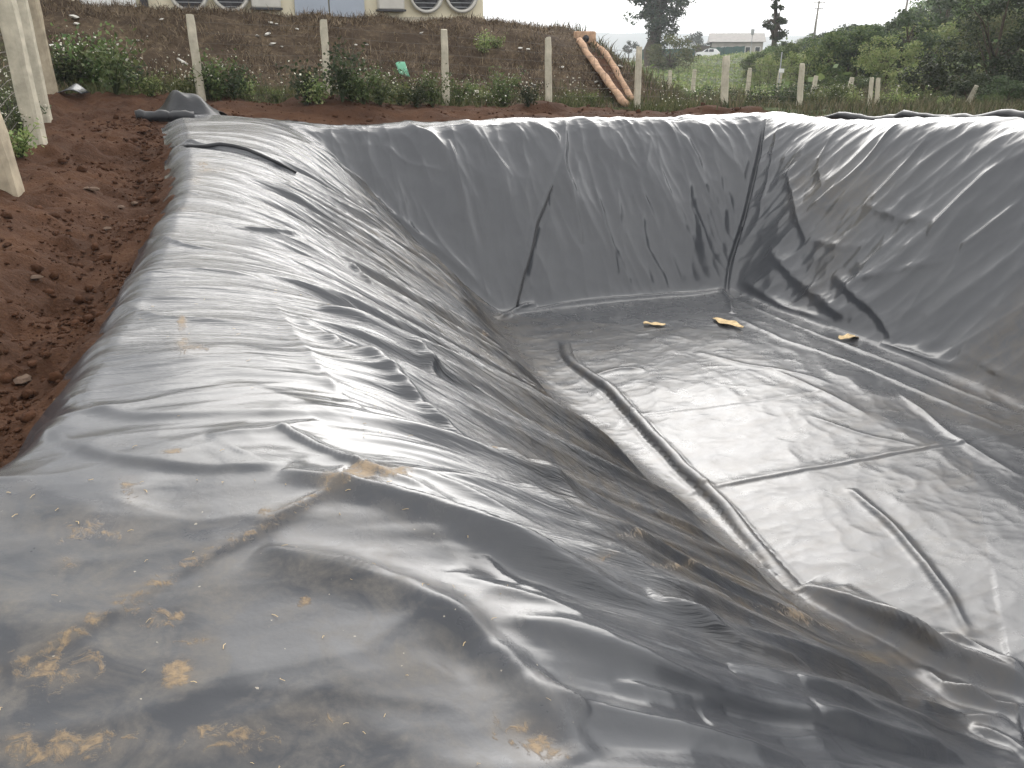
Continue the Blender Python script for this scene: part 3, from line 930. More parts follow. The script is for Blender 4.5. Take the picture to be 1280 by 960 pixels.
    for pts, rad, lift in (([(214, 187), (236, 186), (255, 186), (275, 186), (292, 188), (308, 192), (322, 198), (345, 211), (366, 224)], .030, .012),
                           ([(688, 236), (680, 258), (672, 282), (664, 310), (655, 345), (646, 386)], .026, .0)):
        path = []
        for u, v in pts:
            a0, b0, _ = hit_surface(u, v, zliner)
            k = int(np.argmin((flat[:, 0] - a0) ** 2 + (flat[:, 1] - b0) ** 2))
            path.append(Vector(V[k]) + Vector((0, 0, lift)) - root.location)
        L_ = len(path)
        fine_p = []
        for q in range(L_ - 1):
            for w_ in range(4):
                fine_p.append(path[q].lerp(path[q + 1], w_ / 4))
        fine_p.append(path[-1])
        m_ = MB(); m_.tube(fine_p, [rad * (.25 + .75 * math.sin(math.pi * min(1, max(0, .06 + .9 * i_ / len(fine_p)))) ** .6) for i_ in range(len(fine_p))], 8)
        m_.build('seam_shade', M['liner_dark'], root, smooth=True)
build_liner()

# ------------------------------------------------------------------ helpers for placing things
rng = np.random.default_rng(7)
random.seed(7)

def ground_pt(u, v):
    a, b, t = hit_surface(u, v, lambda A_, B_: zground(A_, B_))
    return W(a, b, float(zground(np.array([a]), np.array([b]))[0])), t

def at_depth(u, t):
    d = ray(u, 70)
    x, y = d[0] * t, d[1] * t
    return Vector((x, y, zg(x, y)))

def top_z(u, v, p):
    d = ray(u, v)
    k = math.hypot(p.x, p.y) / math.hypot(d[0], d[1])
    return d[2] * k

def leaf_cards(C, size, up=0.35, aspect=.55, seed=0, droop=None):
    """many small folded leaf quads at the points C (n,3)"""
    r = np.random.default_rng(seed)
    n = len(C)
    nrm = r.normal(size=(n, 3)); nrm[:, 2] = np.abs(nrm[:, 2]) + up
    nrm /= np.linalg.norm(nrm, axis=1, keepdims=True)
    t = r.normal(size=(n, 3)); t -= (t * nrm).sum(1, keepdims=True) * nrm
    t /= np.linalg.norm(t, axis=1, keepdims=True)
    s = np.cross(nrm, t)
    L = size * r.uniform(.6, 1.35, (n, 1)); Wd = L * aspect * r.uniform(.75, 1.2, (n, 1))
    p0 = C - t * L * .5; p1 = C + s * Wd * .5 - nrm * L * .06; p2 = C + t * L * .5 - nrm * L * .15; p3 = C - s * Wd * .5 - nrm * L * .06
    V = np.stack([p0, p1, p2, p3], 1).reshape(-1, 3)
    F = np.arange(4 * n).reshape(-1, 4)
    return V, F

def crown_points(r, clumps, n, spread):
    """leaf positions gathered round clump centres, sparse at the clump rims"""
    k = len(clumps)
    idx = r.integers(0, k, n)
    off = r.normal(size=(n, 3)); off /= np.linalg.norm(off, axis=1, keepdims=True)
    rad = r.uniform(0, 1, (n, 1)) ** .45
    off *= rad * spread[idx][:, None]
    off[:, 2] *= .72
    return clumps[idx] + off

def make_tree(name, seed, H, R, trunk_h, trunk_r, n_leaf, leaf, mat, n_cl=36, flat=.8, lean=0.0, lacy=0.0, bushy=False):
    """a tree at the origin: Empty > trunk (with limbs), crown"""
    r = np.random.default_rng(seed)
    root = empty(name)
    mb = MB()
    top = Vector((lean, 0, trunk_h + (H - trunk_h) * .55))
    path = [Vector((0, 0, -.3)), Vector((0, 0, 0)), Vector((lean * .25 + r.normal() * .03 * H, r.normal() * .03 * H, trunk_h * .6)), Vector((lean * .6, 0, trunk_h)), top]
    mb.tube(path, [trunk_r * 1.5, trunk_r * 1.15, trunk_r * .9, trunk_r * .7, trunk_r * .2], 8)
    cz = trunk_h + (H - trunk_h) * .5 if not bushy else H * .48
    hz = (H - trunk_h) * .5 if not bushy else H * .5
    cl = []
    while len(cl) < n_cl:
        p = r.normal(size=3); p /= np.linalg.norm(p)
        p *= r.uniform(.35, 1.0) ** .5
        wob = 1 + .28 * math.sin(3 * math.atan2(p[1], p[0]) + seed) * (.4 + abs(p[2]))
        cl.append([p[0] * R * .82 * wob + lean * .8, p[1] * R * .82 * wob, max(.12, cz + p[2] * hz * .85)])
    cl = np.array(cl)
    for c in cl[:: max(1, n_cl // 14)]:
        s = path[3].lerp(top, r.uniform(0, .9)) if not bushy else Vector((0, 0, H * r.uniform(.05, .3)))
        c_ = Vector(c)
        mid = s.lerp(c_, .5) + Vector((0, 0, .08 * H * r.uniform(-.3, 1)))
        mb.tube([s, mid, c_], [trunk_r * .42, trunk_r * .26, trunk_r * .08], 5)
    tag(mb.build('trunk', M['bark'], root, smooth=True))
    spread = R * r.uniform(.16, .36, n_cl) * (1 - .3 * lacy)
    P = crown_points(r, cl, n_leaf, spread)
    P[:, 2] = np.maximum(P[:, 2], .05)
    V, F = leaf_cards(P, leaf, seed=seed)
    tag(new_obj('crown', mesh_np('crown', V, F), mat, root), kind='stuff')
    return root

def place(o, p, s=1.0, rz=None, sz=None):
    o.location = p
    o.scale = (s, s, sz if sz else s)
    o.rotation_euler = (0, 0, random.uniform(0, 6.28) if rz is None else rz)
    return o

# ------------------------------------------------------------------ fence posts
def post_mesh(h, w, seed):
    """a slightly tapered, chipped concrete post"""
    r = np.random.default_rng(seed)
    nz = 9
    vs, fs = [], []
    c = w * .16
    for k in range(nz + 1):
        z = -.25 + (h + .25) * k / nz
        s = (w / 2) * (1.0 - .10 * k / nz)
        if k == nz: s *= .9
        pts = [(-s + c, -s), (s - c, -s), (s, -s + c), (s, s - c), (s - c, s), (-s + c, s), (-s, s - c), (-s, -s + c)]
        for x, y in pts:
            vs.append((x + r.normal() * w * .022, y + r.normal() * w * .022, z + (r.normal() * .012 if k == nz else 0)))
    for k in range(nz):
        for i in range(8):
            j = (i + 1) % 8
            fs.append((k * 8 + i, k * 8 + j, k * 8 + 8 + j, k * 8 + 8 + i))
    fs.append(tuple(range(nz * 8, nz * 8 + 8)))
    me = bpy.data.meshes.new('fence_post')
    me.from_pydata(vs, [], fs); me.update()
    return me

def add_post(p, top, w, mat, label, group, seed):
    """p base point, top point of the post's axis"""
    ax = (top - p)
    h = ax.length
    o = new_obj('fence_post', post_mesh(h, w, seed), mat)
    o.location = p
    o.rotation_euler = (ax.to_track_quat('Z', 'Y').to_matrix() @ Matrix.Rotation(YAW * .3, 3, 'Z')).to_euler()
    tag(o, label, 'fence post', group)
    return o

def far_fence_pt(u, v):
    d = ray(u, v); a1, b1 = AB(d[0], d[1])
    t = (17.9 - .08 * .9) / (b1 - .08 * a1)
    a, b = a1 * t, b1 * t
    return W(a, b, float(zground(np.array([a]), np.array([b]))[0]) - .02)

FENCE_TOPS = []
far_posts = [
    (252, 125, 237, 18, 'tall pale concrete fence post leaning left below the round fans'),
    (411, 131, 404, 25, 'pale concrete fence post below the blue grey wall panels'),
    (558, 138, 555, 37, 'upright concrete fence post just right of the green board'),
    (686, 136, 685, 48, 'upright concrete fence post left of the orange drain chute'),
    (796, 137, 799, 58, 'concrete fence post at the foot of the orange drain chute'),
    (904, 142, 908, 70, 'thick concrete fence post below the white car'),
    (998, 142, 1003, 80, 'concrete fence post with a short arm at its top')]
for k, (u0, v0, u1, v1, lab) in enumerate(far_posts):
    p = far_fence_pt(u0, v0)
    d = ray(u1, v1); kk = math.hypot(p.x, p.y) / math.hypot(d[0], d[1])
    tp = Vector((d[0] * kk, d[1] * kk, d[2] * kk))
    o = add_post(p, tp, .155 if k != 5 else .19, M['concrete'], lab, 'concrete posts along the far fence', 300 + k)
    FENCE_TOPS.append((p, tp))
    if k == 6:
        m = MB(); m.tube([(0, 0, (tp - p).length - .05), (-.2, .0, (tp - p).length + .0), (-.34, 0, (tp - p).length - .0)], .022, 6)
        m.build('arm', M['steel'], o)
for k, (u0, u1, v1, w, lab) in enumerate([
        (1086, 1090, 97, .11, 'left of two slim concrete posts standing close together before the bushes'),
        (1095, 1098, 98, .12, 'right of two slim concrete posts standing close together before the bushes'),
        (1204, 1221, 107, .15, 'strongly leaning concrete fence post under the dark tree')]):
    p = far_fence_pt(u0, 140)
    d = ray(u1, v1); kk = math.hypot(p.x, p.y) / math.hypot(d[0], d[1])
    add_post(p, Vector((d[0] * kk, d[1] * kk, d[2] * kk)), w, M['concrete'], lab, 'concrete posts along the far fence', 320 + k)
    FENCE_TOPS.append((p, Vector((d[0] * kk, d[1] * kk, d[2] * kk))))

# left fence
LEFT_P = []
for k, (u, v, w, h, tilt, mat, lab) in enumerate([
        (10, 238, .24, 2.1, -.10, 'concrete_old', 'reddish stained concrete post cut off by the left edge of the picture'),
        (46, 178, .20, 2.2, -.03, 'concrete', 'thick pale concrete post nearest the camera of the close cluster'),
        (58, 152, .15, 2.2, -.02, 'concrete', 'slim concrete post directly behind the thick pale one'),
        (67, 124, .17, 2.2, -.02, 'concrete_old', 'weathered brownish concrete post at the fence corner')]):
    d = ray(u, v); a1, b1 = AB(d[0], d[1])
    if k == 3:
        p = far_fence_pt(u, v)
    else:
        p, _ = ground_pt(u, v)
    p.z -= .02
    o = add_post(p, p + Vector((tilt * h * 1.0, 0, h)), w, M[mat], lab, 'concrete posts along the left fence', 340 + k)
    LEFT_P.append((p, p + Vector((tilt * h, 0, h))))

# second fence row in the meadow
for k, (u, vt, t) in enumerate([(839, 88, 37), (869, 87, 36.5), (938, 85, 36), (976, 88, 34), (1021, 95, 34), (1066, 97, 33), (1128, 103, 32)]):
    p = at_depth(u, t)
    where = ['below the big leafy tree', 'below the left end of the white car', 'below the grey far house', 'in front of the slender tall tree', 'below the utility pole', 'among the pale bushes', 'under the round bushy tree'][k]
    add_post(p, Vector((p.x + .02 * k, p.y, top_z(u, vt, p))), .17, M['concrete'], 'small distant concrete post in the weeds ' + where, 'far posts in the meadow', 360 + k)

RAv = Vector((RA[0], RA[1], 0))
# wire netting, one thing per fence
def netting(name, pts, heights, vstep, rad, label):
    m = MB()
    for (p0, t0), (p1, t1) in zip(pts[:-1], pts[1:]):
        for h in heights:
            q0, q1 = p0.lerp(t0, h), p1.lerp(t1, h)
            mid = q0.lerp(q1, .5) - Vector((0, 0, .015))
            m.tube([q0, mid, q1], rad, 3, False)
        n = int((p1 - p0).length / vstep)
        for i in range(1, n):
            f = i / n
            b0, b1 = p0.lerp(p1, f), t0.lerp(t1, f)
            m.tube([b0.lerp(b1, heights[0]), b0.lerp(b1, heights[-1])], rad * .8, 3, False)
    o = m.build(name, M['wire'])
    tag(o, label, 'wire fence')
netting('wire_netting', FENCE_TOPS[:7], [.08, .2, .32, .44, .56, .68, .8, .92], .28, .0035, 'thin rusty wire netting strung between the far fence posts')
netting('wire_netting', [(p - RAv * .16, q - RAv * .16) for p, q in LEFT_P], [.04, .11, .18, .25, .32, .39, .46, .55, .64, .73, .82], .16, .0045, 'rusty square wire netting between the big posts at left')

# ------------------------------------------------------------------ loose soil: clods
def clods():
    r = np.random.default_rng(3)
    t = (1 + 5 ** .5) / 2
    ico = np.array([(-1, t, 0), (1, t, 0), (-1, -t, 0), (1, -t, 0), (0, -1, t), (0, 1, t), (0, -1, -t), (0, 1, -t), (t, 0, -1), (t, 0, 1), (-t, 0, -1), (-t, 0, 1)]) / math.sqrt(1 + t * t)
    f = np.array([(0, 11, 5), (0, 5, 1), (0, 1, 7), (0, 7, 10), (0, 10, 11), (1, 5, 9), (5, 11, 4), (11, 10, 2), (10, 7, 6), (7, 1, 8), (3, 9, 4), (3, 4, 2), (3, 2, 6), (3, 6, 8), (3, 8, 9), (4, 9, 5), (2, 4, 11), (6, 2, 10), (8, 6, 7), (9, 8, 1)])
    n = 15000
    b = 3.0 + 13 * r.uniform(0, 1, n) ** 1.5
    a = edge_left(b) - .02 - np.abs(r.normal(0, .55, n))
    m2 = r.uniform(0, 1, n) < .18
    a[m2] = r.uniform(0, 13, m2.sum()); b[m2] = r.uniform(15.45, 17.8, m2.sum())
    keep = (gn(a * 1.2, b * 1.2, 8) + r.uniform(-.4, .5, n) > 0)
    a, b = a[keep], b[keep]; n = len(a)
    s = .005 + .020 * r.uniform(0, 1, n) ** 4 + .05 * (r.uniform(0, 1, n) < .035) * r.uniform(.3, 1, n)
    s *= np.where(b > 15, 1.3, 1)
    z = zground(a, b) + s * .25
    P = ico[None] * (s[:, None, None] * r.uniform(.6, 1.35, (n, 12, 1))) * r.uniform(.6, 1.3, (n, 1, 3)) * np.array([1, 1, .7])
    V = P + np.stack([a * RA[0] + b * RB[0], a * RA[1] + b * RB[1], z], 1)[:, None, :]
    F = f[None] + 12 * np.arange(n)[:, None, None]
    o = new_obj('soil_clods', mesh_np('soil_clods', V.reshape(-1, 3), F.reshape(-1, 3), False), M['clod'])
    tag(o, 'loose crumbs and lumps of dark red brown soil beside the liner', 'soil', kind='stuff')
clods()

# ------------------------------------------------------------------ grass (uncountable)
def blades(name, a, b, h, w, mat, label, cat, seed, lean=.55):
    r = np.random.default_rng(seed)
    n = len(a)
    z = zground(a, b)
    base = np.stack([a * RA[0] + b * RB[0], a * RA[1] + b * RB[1], z - .01], 1)
    an = r.uniform(0, 2 * math.pi, n); ln = r.uniform(.1, 1, n) * lean
    dirv = np.stack([np.cos(an) * ln, np.sin(an) * ln, np.ones(n)], 1); dirv /= np.linalg.norm(dirv, axis=1, keepdims=True)
    an2 = r.uniform(0, math.pi, n)
    sv = np.stack([np.cos(an2), np.sin(an2), np.zeros(n)], 1) * (w / 2)[:, None] if hasattr(w, '__len__') else np.stack([np.cos(an2), np.sin(an2), np.zeros(n)], 1) * w / 2
    mid = base + dirv * (h * .55)[:, None]
    tip = base + dirv * h[:, None]; tip[:, 2] -= h * ln * .45; tip[:, :2] += dirv[:, :2] * (h * .35)[:, None]
    V = np.stack([base - sv, base + sv, mid + sv * .8, tip, mid - sv * .8], 1).reshape(-1, 3)
    i = 5 * np.arange(n)[:, None]
    F4 = i + np.array([[0, 1, 2, 4]]); F3 = i + np.array([[4, 2, 3, 3]])
    me = bpy.data.meshes.new(name)
    Ft = np.concatenate([i + np.array([[0, 1, 2]]), i + np.array([[0, 2, 4]]), i + np.array([[4, 2, 3]])])
    o = new_obj(name, mesh_np(name, V, Ft), mat)
    tag(o, label, cat, kind='stuff')
    return o

def scatter(n, a0, a1, b0, b1, seed, dens=None):
    r = np.random.default_rng(seed)
    a = r.uniform(a0, a1, n); b = r.uniform(b0, b1, n)
    if dens is not None:
        k = r.uniform(0, 1, n) < dens(a, b)
        a, b = a[k], b[k]
    return a, b, np.random.default_rng(seed + 1)

a, b, r = scatter(90000, -9, 14.5, 18.4, 24.4, 1, lambda a, b: np.clip(.35 + 1.1 * fbm(a * .8, b * .8, 60, 3), .05, 1) * (1 - S(a, 11, 15)))
blades('dry_grass', a, b, r.uniform(.06, .30, len(a)), r.uniform(.008, .02, len(a)), M['grass_dry'], 'matted dry brown grass covering the bank behind the fence', 'grass', 11, 1.6)
a, b, r = scatter(60000, -9, 13.5, 17.75, 20.2, 2, lambda a, b: np.clip(S(b, 17.7, 18.3) * S(b, 20.2, 18.8) * (.45 + 1.2 * gn(a * .9, b * .9, 61)), 0, 1))
blades('green_grass', a, b, r.uniform(.08, .36, len(a)), r.uniform(.008, .02, len(a)), M['grass_green'], 'green grass and weeds along the foot of the bank', 'grass', 12, .8)
a, b, r = scatter(120000, 11.0, 44, 17.2, 42, 3, lambda a, b: S(a + .35 * (b - 18), 11.3, 13.5) * np.clip(.5 + 1.1 * fbm(a * .35, b * .35, 62, 3), .08, 1))
blades('meadow_grass', a, b, r.uniform(.15, .75, len(a)) * np.clip(.7 + gn(a * .4, b * .4, 63), .3, 1.3), r.uniform(.015, .04, len(a)), M['grass_mixed'], 'tall rank grass and weeds filling the meadow beyond the pond', 'grass', 13, .8)
a, b, r = scatter(26000, -4.2, -1.55, 5, 18, 4, lambda a, b: S(-a, 1.6, 2.1))
blades('green_grass', a, b, r.uniform(.06, .3, len(a)), r.uniform(.006, .014, len(a)), M['grass_green'], 'green grass behind the netting of the left fence', 'grass', 14, .9)

# white flower heads in the weeds
def flower_heads():
    r = np.random.default_rng(17)
    a, b, _ = scatter(3000, -4, 13, 17.9, 19.9, 21, lambda a, b: np.clip(.1 + 1.5 * gn(a * .6, b * .8, 65), 0, 1))
    a2, b2, _ = scatter(700, 12, 34, 17.5, 34, 22, lambda a, b: np.clip(.1 + 1.2 * gn(a * .4, b * .4, 66), 0, 1))
    a3, b3, _ = scatter(900, -3.2, -1.6, 6, 17, 23)
    a, b = np.concatenate([a, a2, a3]), np.concatenate([b, b2, b3])
    z = zground(a, b) + r.uniform(.1, .5, len(a))
    C = np.stack([a * RA[0] + b * RB[0], a * RA[1] + b * RB[1], z], 1)
    V, F = leaf_cards(C, .038, aspect=.9, seed=5)
    o = new_obj('white_flowers', mesh_np('white_flowers', V, F), M['petal'])
    tag(o, 'tiny white flower heads scattered through the weeds', 'flowers', kind='stuff')
flower_heads()
a, b, r = scatter(16000, 12.75, 20, 7.5, 18.5, 6, lambda a, b: S(a, 12.7, 13.1) * np.clip(.55 + gn(a * .8, b * .8, 64), .1, 1))
blades('meadow_grass', a, b, r.uniform(.10, .42, len(a)), r.uniform(.01, .022, len(a)), M['grass_mixed'], 'rank grass growing behind the right rim and the dark roll', 'grass', 15, .8)

# ------------------------------------------------------------------ leafy weeds at the foot of the fence
def make_weed(seed, H, R, n_leaf, n_flow, mat):
    r = np.random.default_rng(seed)
    root = empty('flowering_weed')
    mb = MB(); tips = []
    for k in range(14):
        an = r.uniform(0, 6.28); rr = R * r.uniform(.2, 1)
        tp = Vector((math.cos(an) * rr, math.sin(an) * rr, H * r.uniform(.55, 1)))
        mb.tube([(0, 0, -.05), (tp.x * .35, tp.y * .35, tp.z * .55), tp], [.008, .006, .003], 4, False)
        tips.append(tp)
    tag(mb.build('stems', M['leaf_dark'], root), kind='stuff')
    T = np.array(tips)
    f = r.uniform(.25, 1.05, (n_leaf, 1))
    base = T[r.integers(0, len(T), n_leaf)]
    P = np.concatenate([base[:, :2] * f ** 1.3, base[:, 2:] * f], 1) + r.normal(0, .07 * H + .03, (n_leaf, 3))
    P[:, 2] = np.abs(P[:, 2])
    V, F = leaf_cards(P, .075, seed=seed)
    tag(new_obj('leaves', mesh_np('leaves', V, F), mat, root), kind='stuff')
    if n_flow:
        C = T[r.integers(0, len(T), n_flow)] + r.normal(0, .1, (n_flow, 3))
        V, F = leaf_cards(C, .035, aspect=.9, seed=seed + 1)
        tag(new_obj('flowers', mesh_np('flowers', V, F), M['petal'], root), kind='stuff')
    return root
weeds = [make_weed(41, .75, .55, 620, 40, M['leaf_mid']), make_weed(42, .6, .5, 520, 12, M['leaf_dark']), make_weed(43, .5, .45, 460, 6, M['leaf_light']), make_weed(44, .9, .4, 420, 0, M['leaf_dark'])]
spots = [(95, 112, 0, 1.2), (120, 112, 0, 1.35), (145, 118, 0, 1.3), (165, 118, 1, 1.1), (78, 110, 1, 1.1), (190, 120, 2, .9), (275, 124, 0, 1.1), (292, 122, 1, 1.1), (262, 124, 1, .9), (310, 124, 2, .8), (385, 130, 1, 1.0), (398, 130, 2, .9),
         (428, 128, 3, 1.3), (440, 126, 1, 1.25), (455, 130, 0, .9), (475, 132, 0, .9), (500, 132, 2, 1.0), (520, 134, 1, .9), (540, 134, 0, .9), (575, 132, 0, .8), (605, 132, 2, .8), (630, 132, 0, .9), (660, 134, 1, .8),
         (30, 176, 0, .55), (33, 158, 1, .55), (27, 196, 2, .6), (18, 165, 1, .6), (8, 148, 0, .7), (345, 126, 2, .6), (230, 122, 2, .7), (605, 66, 2, .8), (620, 60, 2, .6), (715, 130, 2, .6), (740, 130, 2, .5), (640, 110, 2, .5), (590, 118, 2, .6)]
BANK_MARKS = [(-50, 70, 'beside the big corner posts'), (70, 105, 'just right of the corner posts'), (105, 132, 'left of the dark arched offcut'), (132, 155, 'above the dark arched offcut'), (155, 210, 'left of the leaning post'), (210, 268, 'at the leaning post'), (268, 285, 'just right of the leaning post'), (285, 330, 'between the leaning post and the next'),
              (330, 390, 'left of the post below the panels'), (390, 420, 'at the post below the panels'), (420, 436, 'right of the post below the panels'), (436, 465, 'a step right of the post below the panels'), (465, 490, 'midway below the green board'), (490, 512, 'below the green board'), (512, 530, 'right below the green board'), (530, 560, 'at the third post'), (560, 590, 'right of the third post'), (590, 612, 'a step right of the third post'), (612, 650, 'midway to the post by the chute'), (650, 690, 'left of the post by the chute'), (690, 728, 'right of the post by the chute'), (728, 800, 'beside the orange chute')]
MEADOW_MARKS = [(800, 880, 'below the big hazy tree'), (880, 915, 'beside the thick post'), (915, 950, 'below the far house'), (950, 985, 'below the slender tree'), (985, 1030, 'beside the arm post'), (1030, 1075, 'below the utility pole'), (1075, 1105, 'by the paired slim posts'), (1105, 1150, 'below the round tree'), (1150, 1200, 'left of the leaning right post'), (1200, 1240, 'at the leaning right post'), (1240, 1400, 'at the right picture edge')]
WOOD_MARKS = [(900, 960, 'left of the slender tree'), (960, 1000, 'right of the slender tree'), (1000, 1035, 'around the utility pole'), (1035, 1075, 'under the dark skyline tree'), (1075, 1110, 'above the paired slim posts'), (1110, 1140, 'above the round tree'), (1140, 1180, 'where the skyline meets the picture top'), (1180, 1230, 'above the leaning right post'), (1230, 1290, 'behind the large dark tree'), (1290, 1400, 'beyond the right picture edge')]
def mark(marks, u):
    for lo, hi, txt in marks:
        if lo <= u < hi: return txt
    return marks[-1][2]
used_w = set()
for u, v, k, s in spots:
    p, t = ground_pt(u, v)
    if t > 60: continue
    o = weeds[k] if k not in used_w else copy_tree(weeds[k])
    used_w.add(k)
    place(o, p, s * random.uniform(.85, 1.15))
    tag(o, ['bushy weed with many white flowers ', 'dark green leafy weed ', 'low light green weed ', 'tall dark flowerless weed '][k] + mark(BANK_MARKS, u) + (' up on the bank' if v < 100 else ''), 'weed', ['white flowering weeds', 'dark leafy weeds', 'low light weeds', 'tall dark weeds'][k])
# shrubs and tall weeds in the meadow at right
for i in range(60):
    u = random.uniform(830, 1290); t = random.uniform(22, 40)
    p = at_depth(u, t)
    aa, bb = AB(p.x, p.y)
    if aa < 13.2: continue
    k = random.choice([0, 1, 2, 2, 2, 1])
    o = copy_tree(weeds[k])
    place(o, p, random.uniform(.7, 1.15) if u < 1120 else random.uniform(.9, 1.5))
    tag(o, ['white flowering meadow weed ', 'dark leafy meadow weed ', 'light green meadow weed '][k] + mark(MEADOW_MARKS, u) + (', near the pond' if t < 28 else ', farther off' if t > 34 else ''), 'weed', ['flowering meadow weeds', 'dark meadow weeds', 'light meadow weeds'][k])

# ------------------------------------------------------------------ trees
def tree_at(proto, u, t, vtop, H0, label, group=None, first=False, wid=None, rz=None):
    p = at_depth(u, t)
    h = top_z(u, vtop, p) - p.z
    o = proto if first else copy_tree(proto)
    place(o, p, wid or h / H0, rz, h / H0)
    tag(o, label, 'tree', group)
    return o

big = make_tree('tree', 501, 15, 4.6, 4.0, 1.0, 5200, .42, M['leaf_blue'], 40, lacy=.5)
# ivy wrapping the thick trunk
r = np.random.default_rng(77)
ph = r.uniform(0, 6.28, 3800); hh = r.uniform(0, 1, 3800) ** .8 * 12
P = np.stack([np.cos(ph) * (1.0 + .35 * np.sin(hh * 1.7)) + r.normal(0, .25, 3800) + .5, np.sin(ph) * 1.1 + r.normal(0, .25, 3800), hh], 1)
P[:, 0] += np.clip(hh - 3.5, 0, 9) * .16
P[:, :2] *= (.75 + .09 * np.clip(hh, 0, 8))[:, None]
V, F = leaf_cards(P, .4, seed=78)
tag(new_obj('ivy', mesh_np('ivy', V, F), M['leaf_dark'], big), kind='stuff')
tree_at(big, 818, 105, -70, 15, 'big hazy tree with ivy covered trunk rising out of the picture top', first=True, wid=1.0, rz=0)

bush = make_tree('tree', 502, 4.2, 3.2, .3, .14, 4200, .26, M['leaf_light'], 34, bushy=True)
tree_at(bush, 838, 92, 41, 4.2, 'broad light green bushy tree under the big hazy tree', first=True)
slender = make_tree('tree', 503, 10, 1.7, 3.6, .5, 2600, .32, M['leaf_dark'], 22)
tree_at(slender, 966, 72, -12, 10, 'slender tall dark tree standing alone against the sky', first=True)
lone = make_tree('tree', 504, 6, 2.6, 2.0, .2, 1500, .4, M['leaf_blue'], 16)
tree_at(lone, 873, 210, 38, 6, 'tiny pale round tree above the house roof', first=True)
tree_at(lone, 922, 190, 47, 6, 'tiny dark tree right behind the house roof')
tree_at(lone, 786, 200, 50, 6, 'tiny dark tree at the foot of the misty hill')

wood = [make_tree('tree', 511, 6, 2.6, 1.5, .16, 3400, .26, M['leaf_mid'], 34), make_tree('tree', 512, 6, 2.9, 1.2, .18, 3600, .26, M['leaf_dark'], 36),
        make_tree('tree', 513, 6, 2.4, 1.8, .15, 3000, .24, M['leaf_blue'], 30), make_tree('tree', 514, 5, 3.0, .4, .12, 3600, .24, M['leaf_light'], 36, bushy=True)]
us = [860, 900, 950, 1000, 1040, 1062, 1080, 1110, 1135, 1160, 1290, 1330]
vs = [74, 68, 56, 42, 34, 22, 26, 20, 6, -14, -60, -70]
cnt = 0; first = set()
for i in range(420):
    t = random.uniform(42, 135); u = random.uniform(925, 1345)
    p = at_depth(u, t)
    if cnt >= 120: break
    k = random.choices([0, 1, 2, 3], [4, 3, 2, 3])[0]
    vt = float(np.interp(u, us, vs)) + abs(random.gauss(0, 9)) * (1.0)
    h = top_z(u, vt, p) - p.z
    hn = random.uniform(3.4, 6.5)
    if h < 2.0: continue
    h = min(h, hn)
    o = wood[k] if k not in first else copy_tree(wood[k])
    first.add(k)
    place(o, p, h / 6 * random.uniform(.95, 1.25), None, h / 6)
    tag(o, ['mid green', 'dark green', 'grey green', 'light bushy'][k] + (' front' if t < 65 else ' middle' if t < 95 else ' back') + ' tree of the hillside wood ' + mark(WOOD_MARKS, u), 'tree',
        ['mid green hillside trees', 'dark hillside trees', 'grey green hillside trees', 'light bushy hillside trees'][k])
    cnt += 1
for k in range(4):
    if k not in first:
        place(wood[k], at_depth(1200 + 20 * k, 60)); tag(wood[k], 'tree at the edge of the hillside wood', 'tree', 'hillside trees')

roundt = make_tree('tree', 521, 4.2, 2.3, .9, .1, 5200, .15, M['leaf_light'], 34)
tree_at(roundt, 1112, 36, 38, 4.2, 'round spreading light green tree behind the far posts', first=True)
darkt = make_tree('tree', 522, 6.5, 2.6, .5, .14, 9500, .15, M['leaf_deep'], 42, bushy=True)
tree_at(darkt, 1245, 29, -62, 6.5, 'large dark dense tree filling the right corner above the liner', first=True)
tree_at(darkt, 1330, 27, -90, 6.5, 'large dark tree partly outside the right edge')
shrub = make_tree('shrub', 523, 1.8, 1.3, .15, .05, 3200, .10, M['leaf_mid'], 30, bushy=True)
shrub2 = make_tree('shrub', 524, 1.6, 1.3, .15, .05, 3000, .10, M['leaf_light'], 28, bushy=True)
shrub3 = make_tree('shrub', 525, 1.7, 1.2, .15, .05, 3000, .10, M['leaf_dark'], 28, bushy=True)
for i, (pr, u, t, vt, lab) in enumerate([
        (shrub, 1040, 42, 78, 'mid green shrub right of the arm post'), (shrub2, 1062, 44, 70, 'pale green shrub behind the far meadow posts'), (shrub3, 1180, 27, 62, 'dark shrub against the flank of the dark tree'),
        (shrub2, 1158, 30, 70, 'pale tall shrub between round tree and dark tree'), (shrub3, 1225, 25, 88, 'dark shrub behind the leaning post'), (shrub3, 1265, 24, 92, 'dark shrub at the right picture edge'),
        (shrub, 1170, 25, 112, 'low shrub left of the leaning post'), (shrub2, 1145, 26, 118, 'low pale shrub behind the liner roll'), (shrub, 1000, 60, 66, 'green shrub at the foot of the hill'), (shrub, 945, 75, 70, 'green shrub beside the slender tree'),
        (shrub3, 985, 66, 62, 'dark shrub below the slender tree'), (shrub, 1250, 22, 118, 'low shrub in front of the dark tree'), (shrub2, 1195, 24, 124, 'low pale shrub beside the leaning post')]):
    p = at_depth(u, t); h = max(.5, top_z(u, vt, p) - p.z)
    seen = pr.get('label') is not None
    o = copy_tree(pr) if seen else pr
    place(o, p, min(h / 1.7, 1.6) if h > 2 else h / 1.7 * 1.1, None, h / 1.7)
    tag(o, lab, 'shrub')

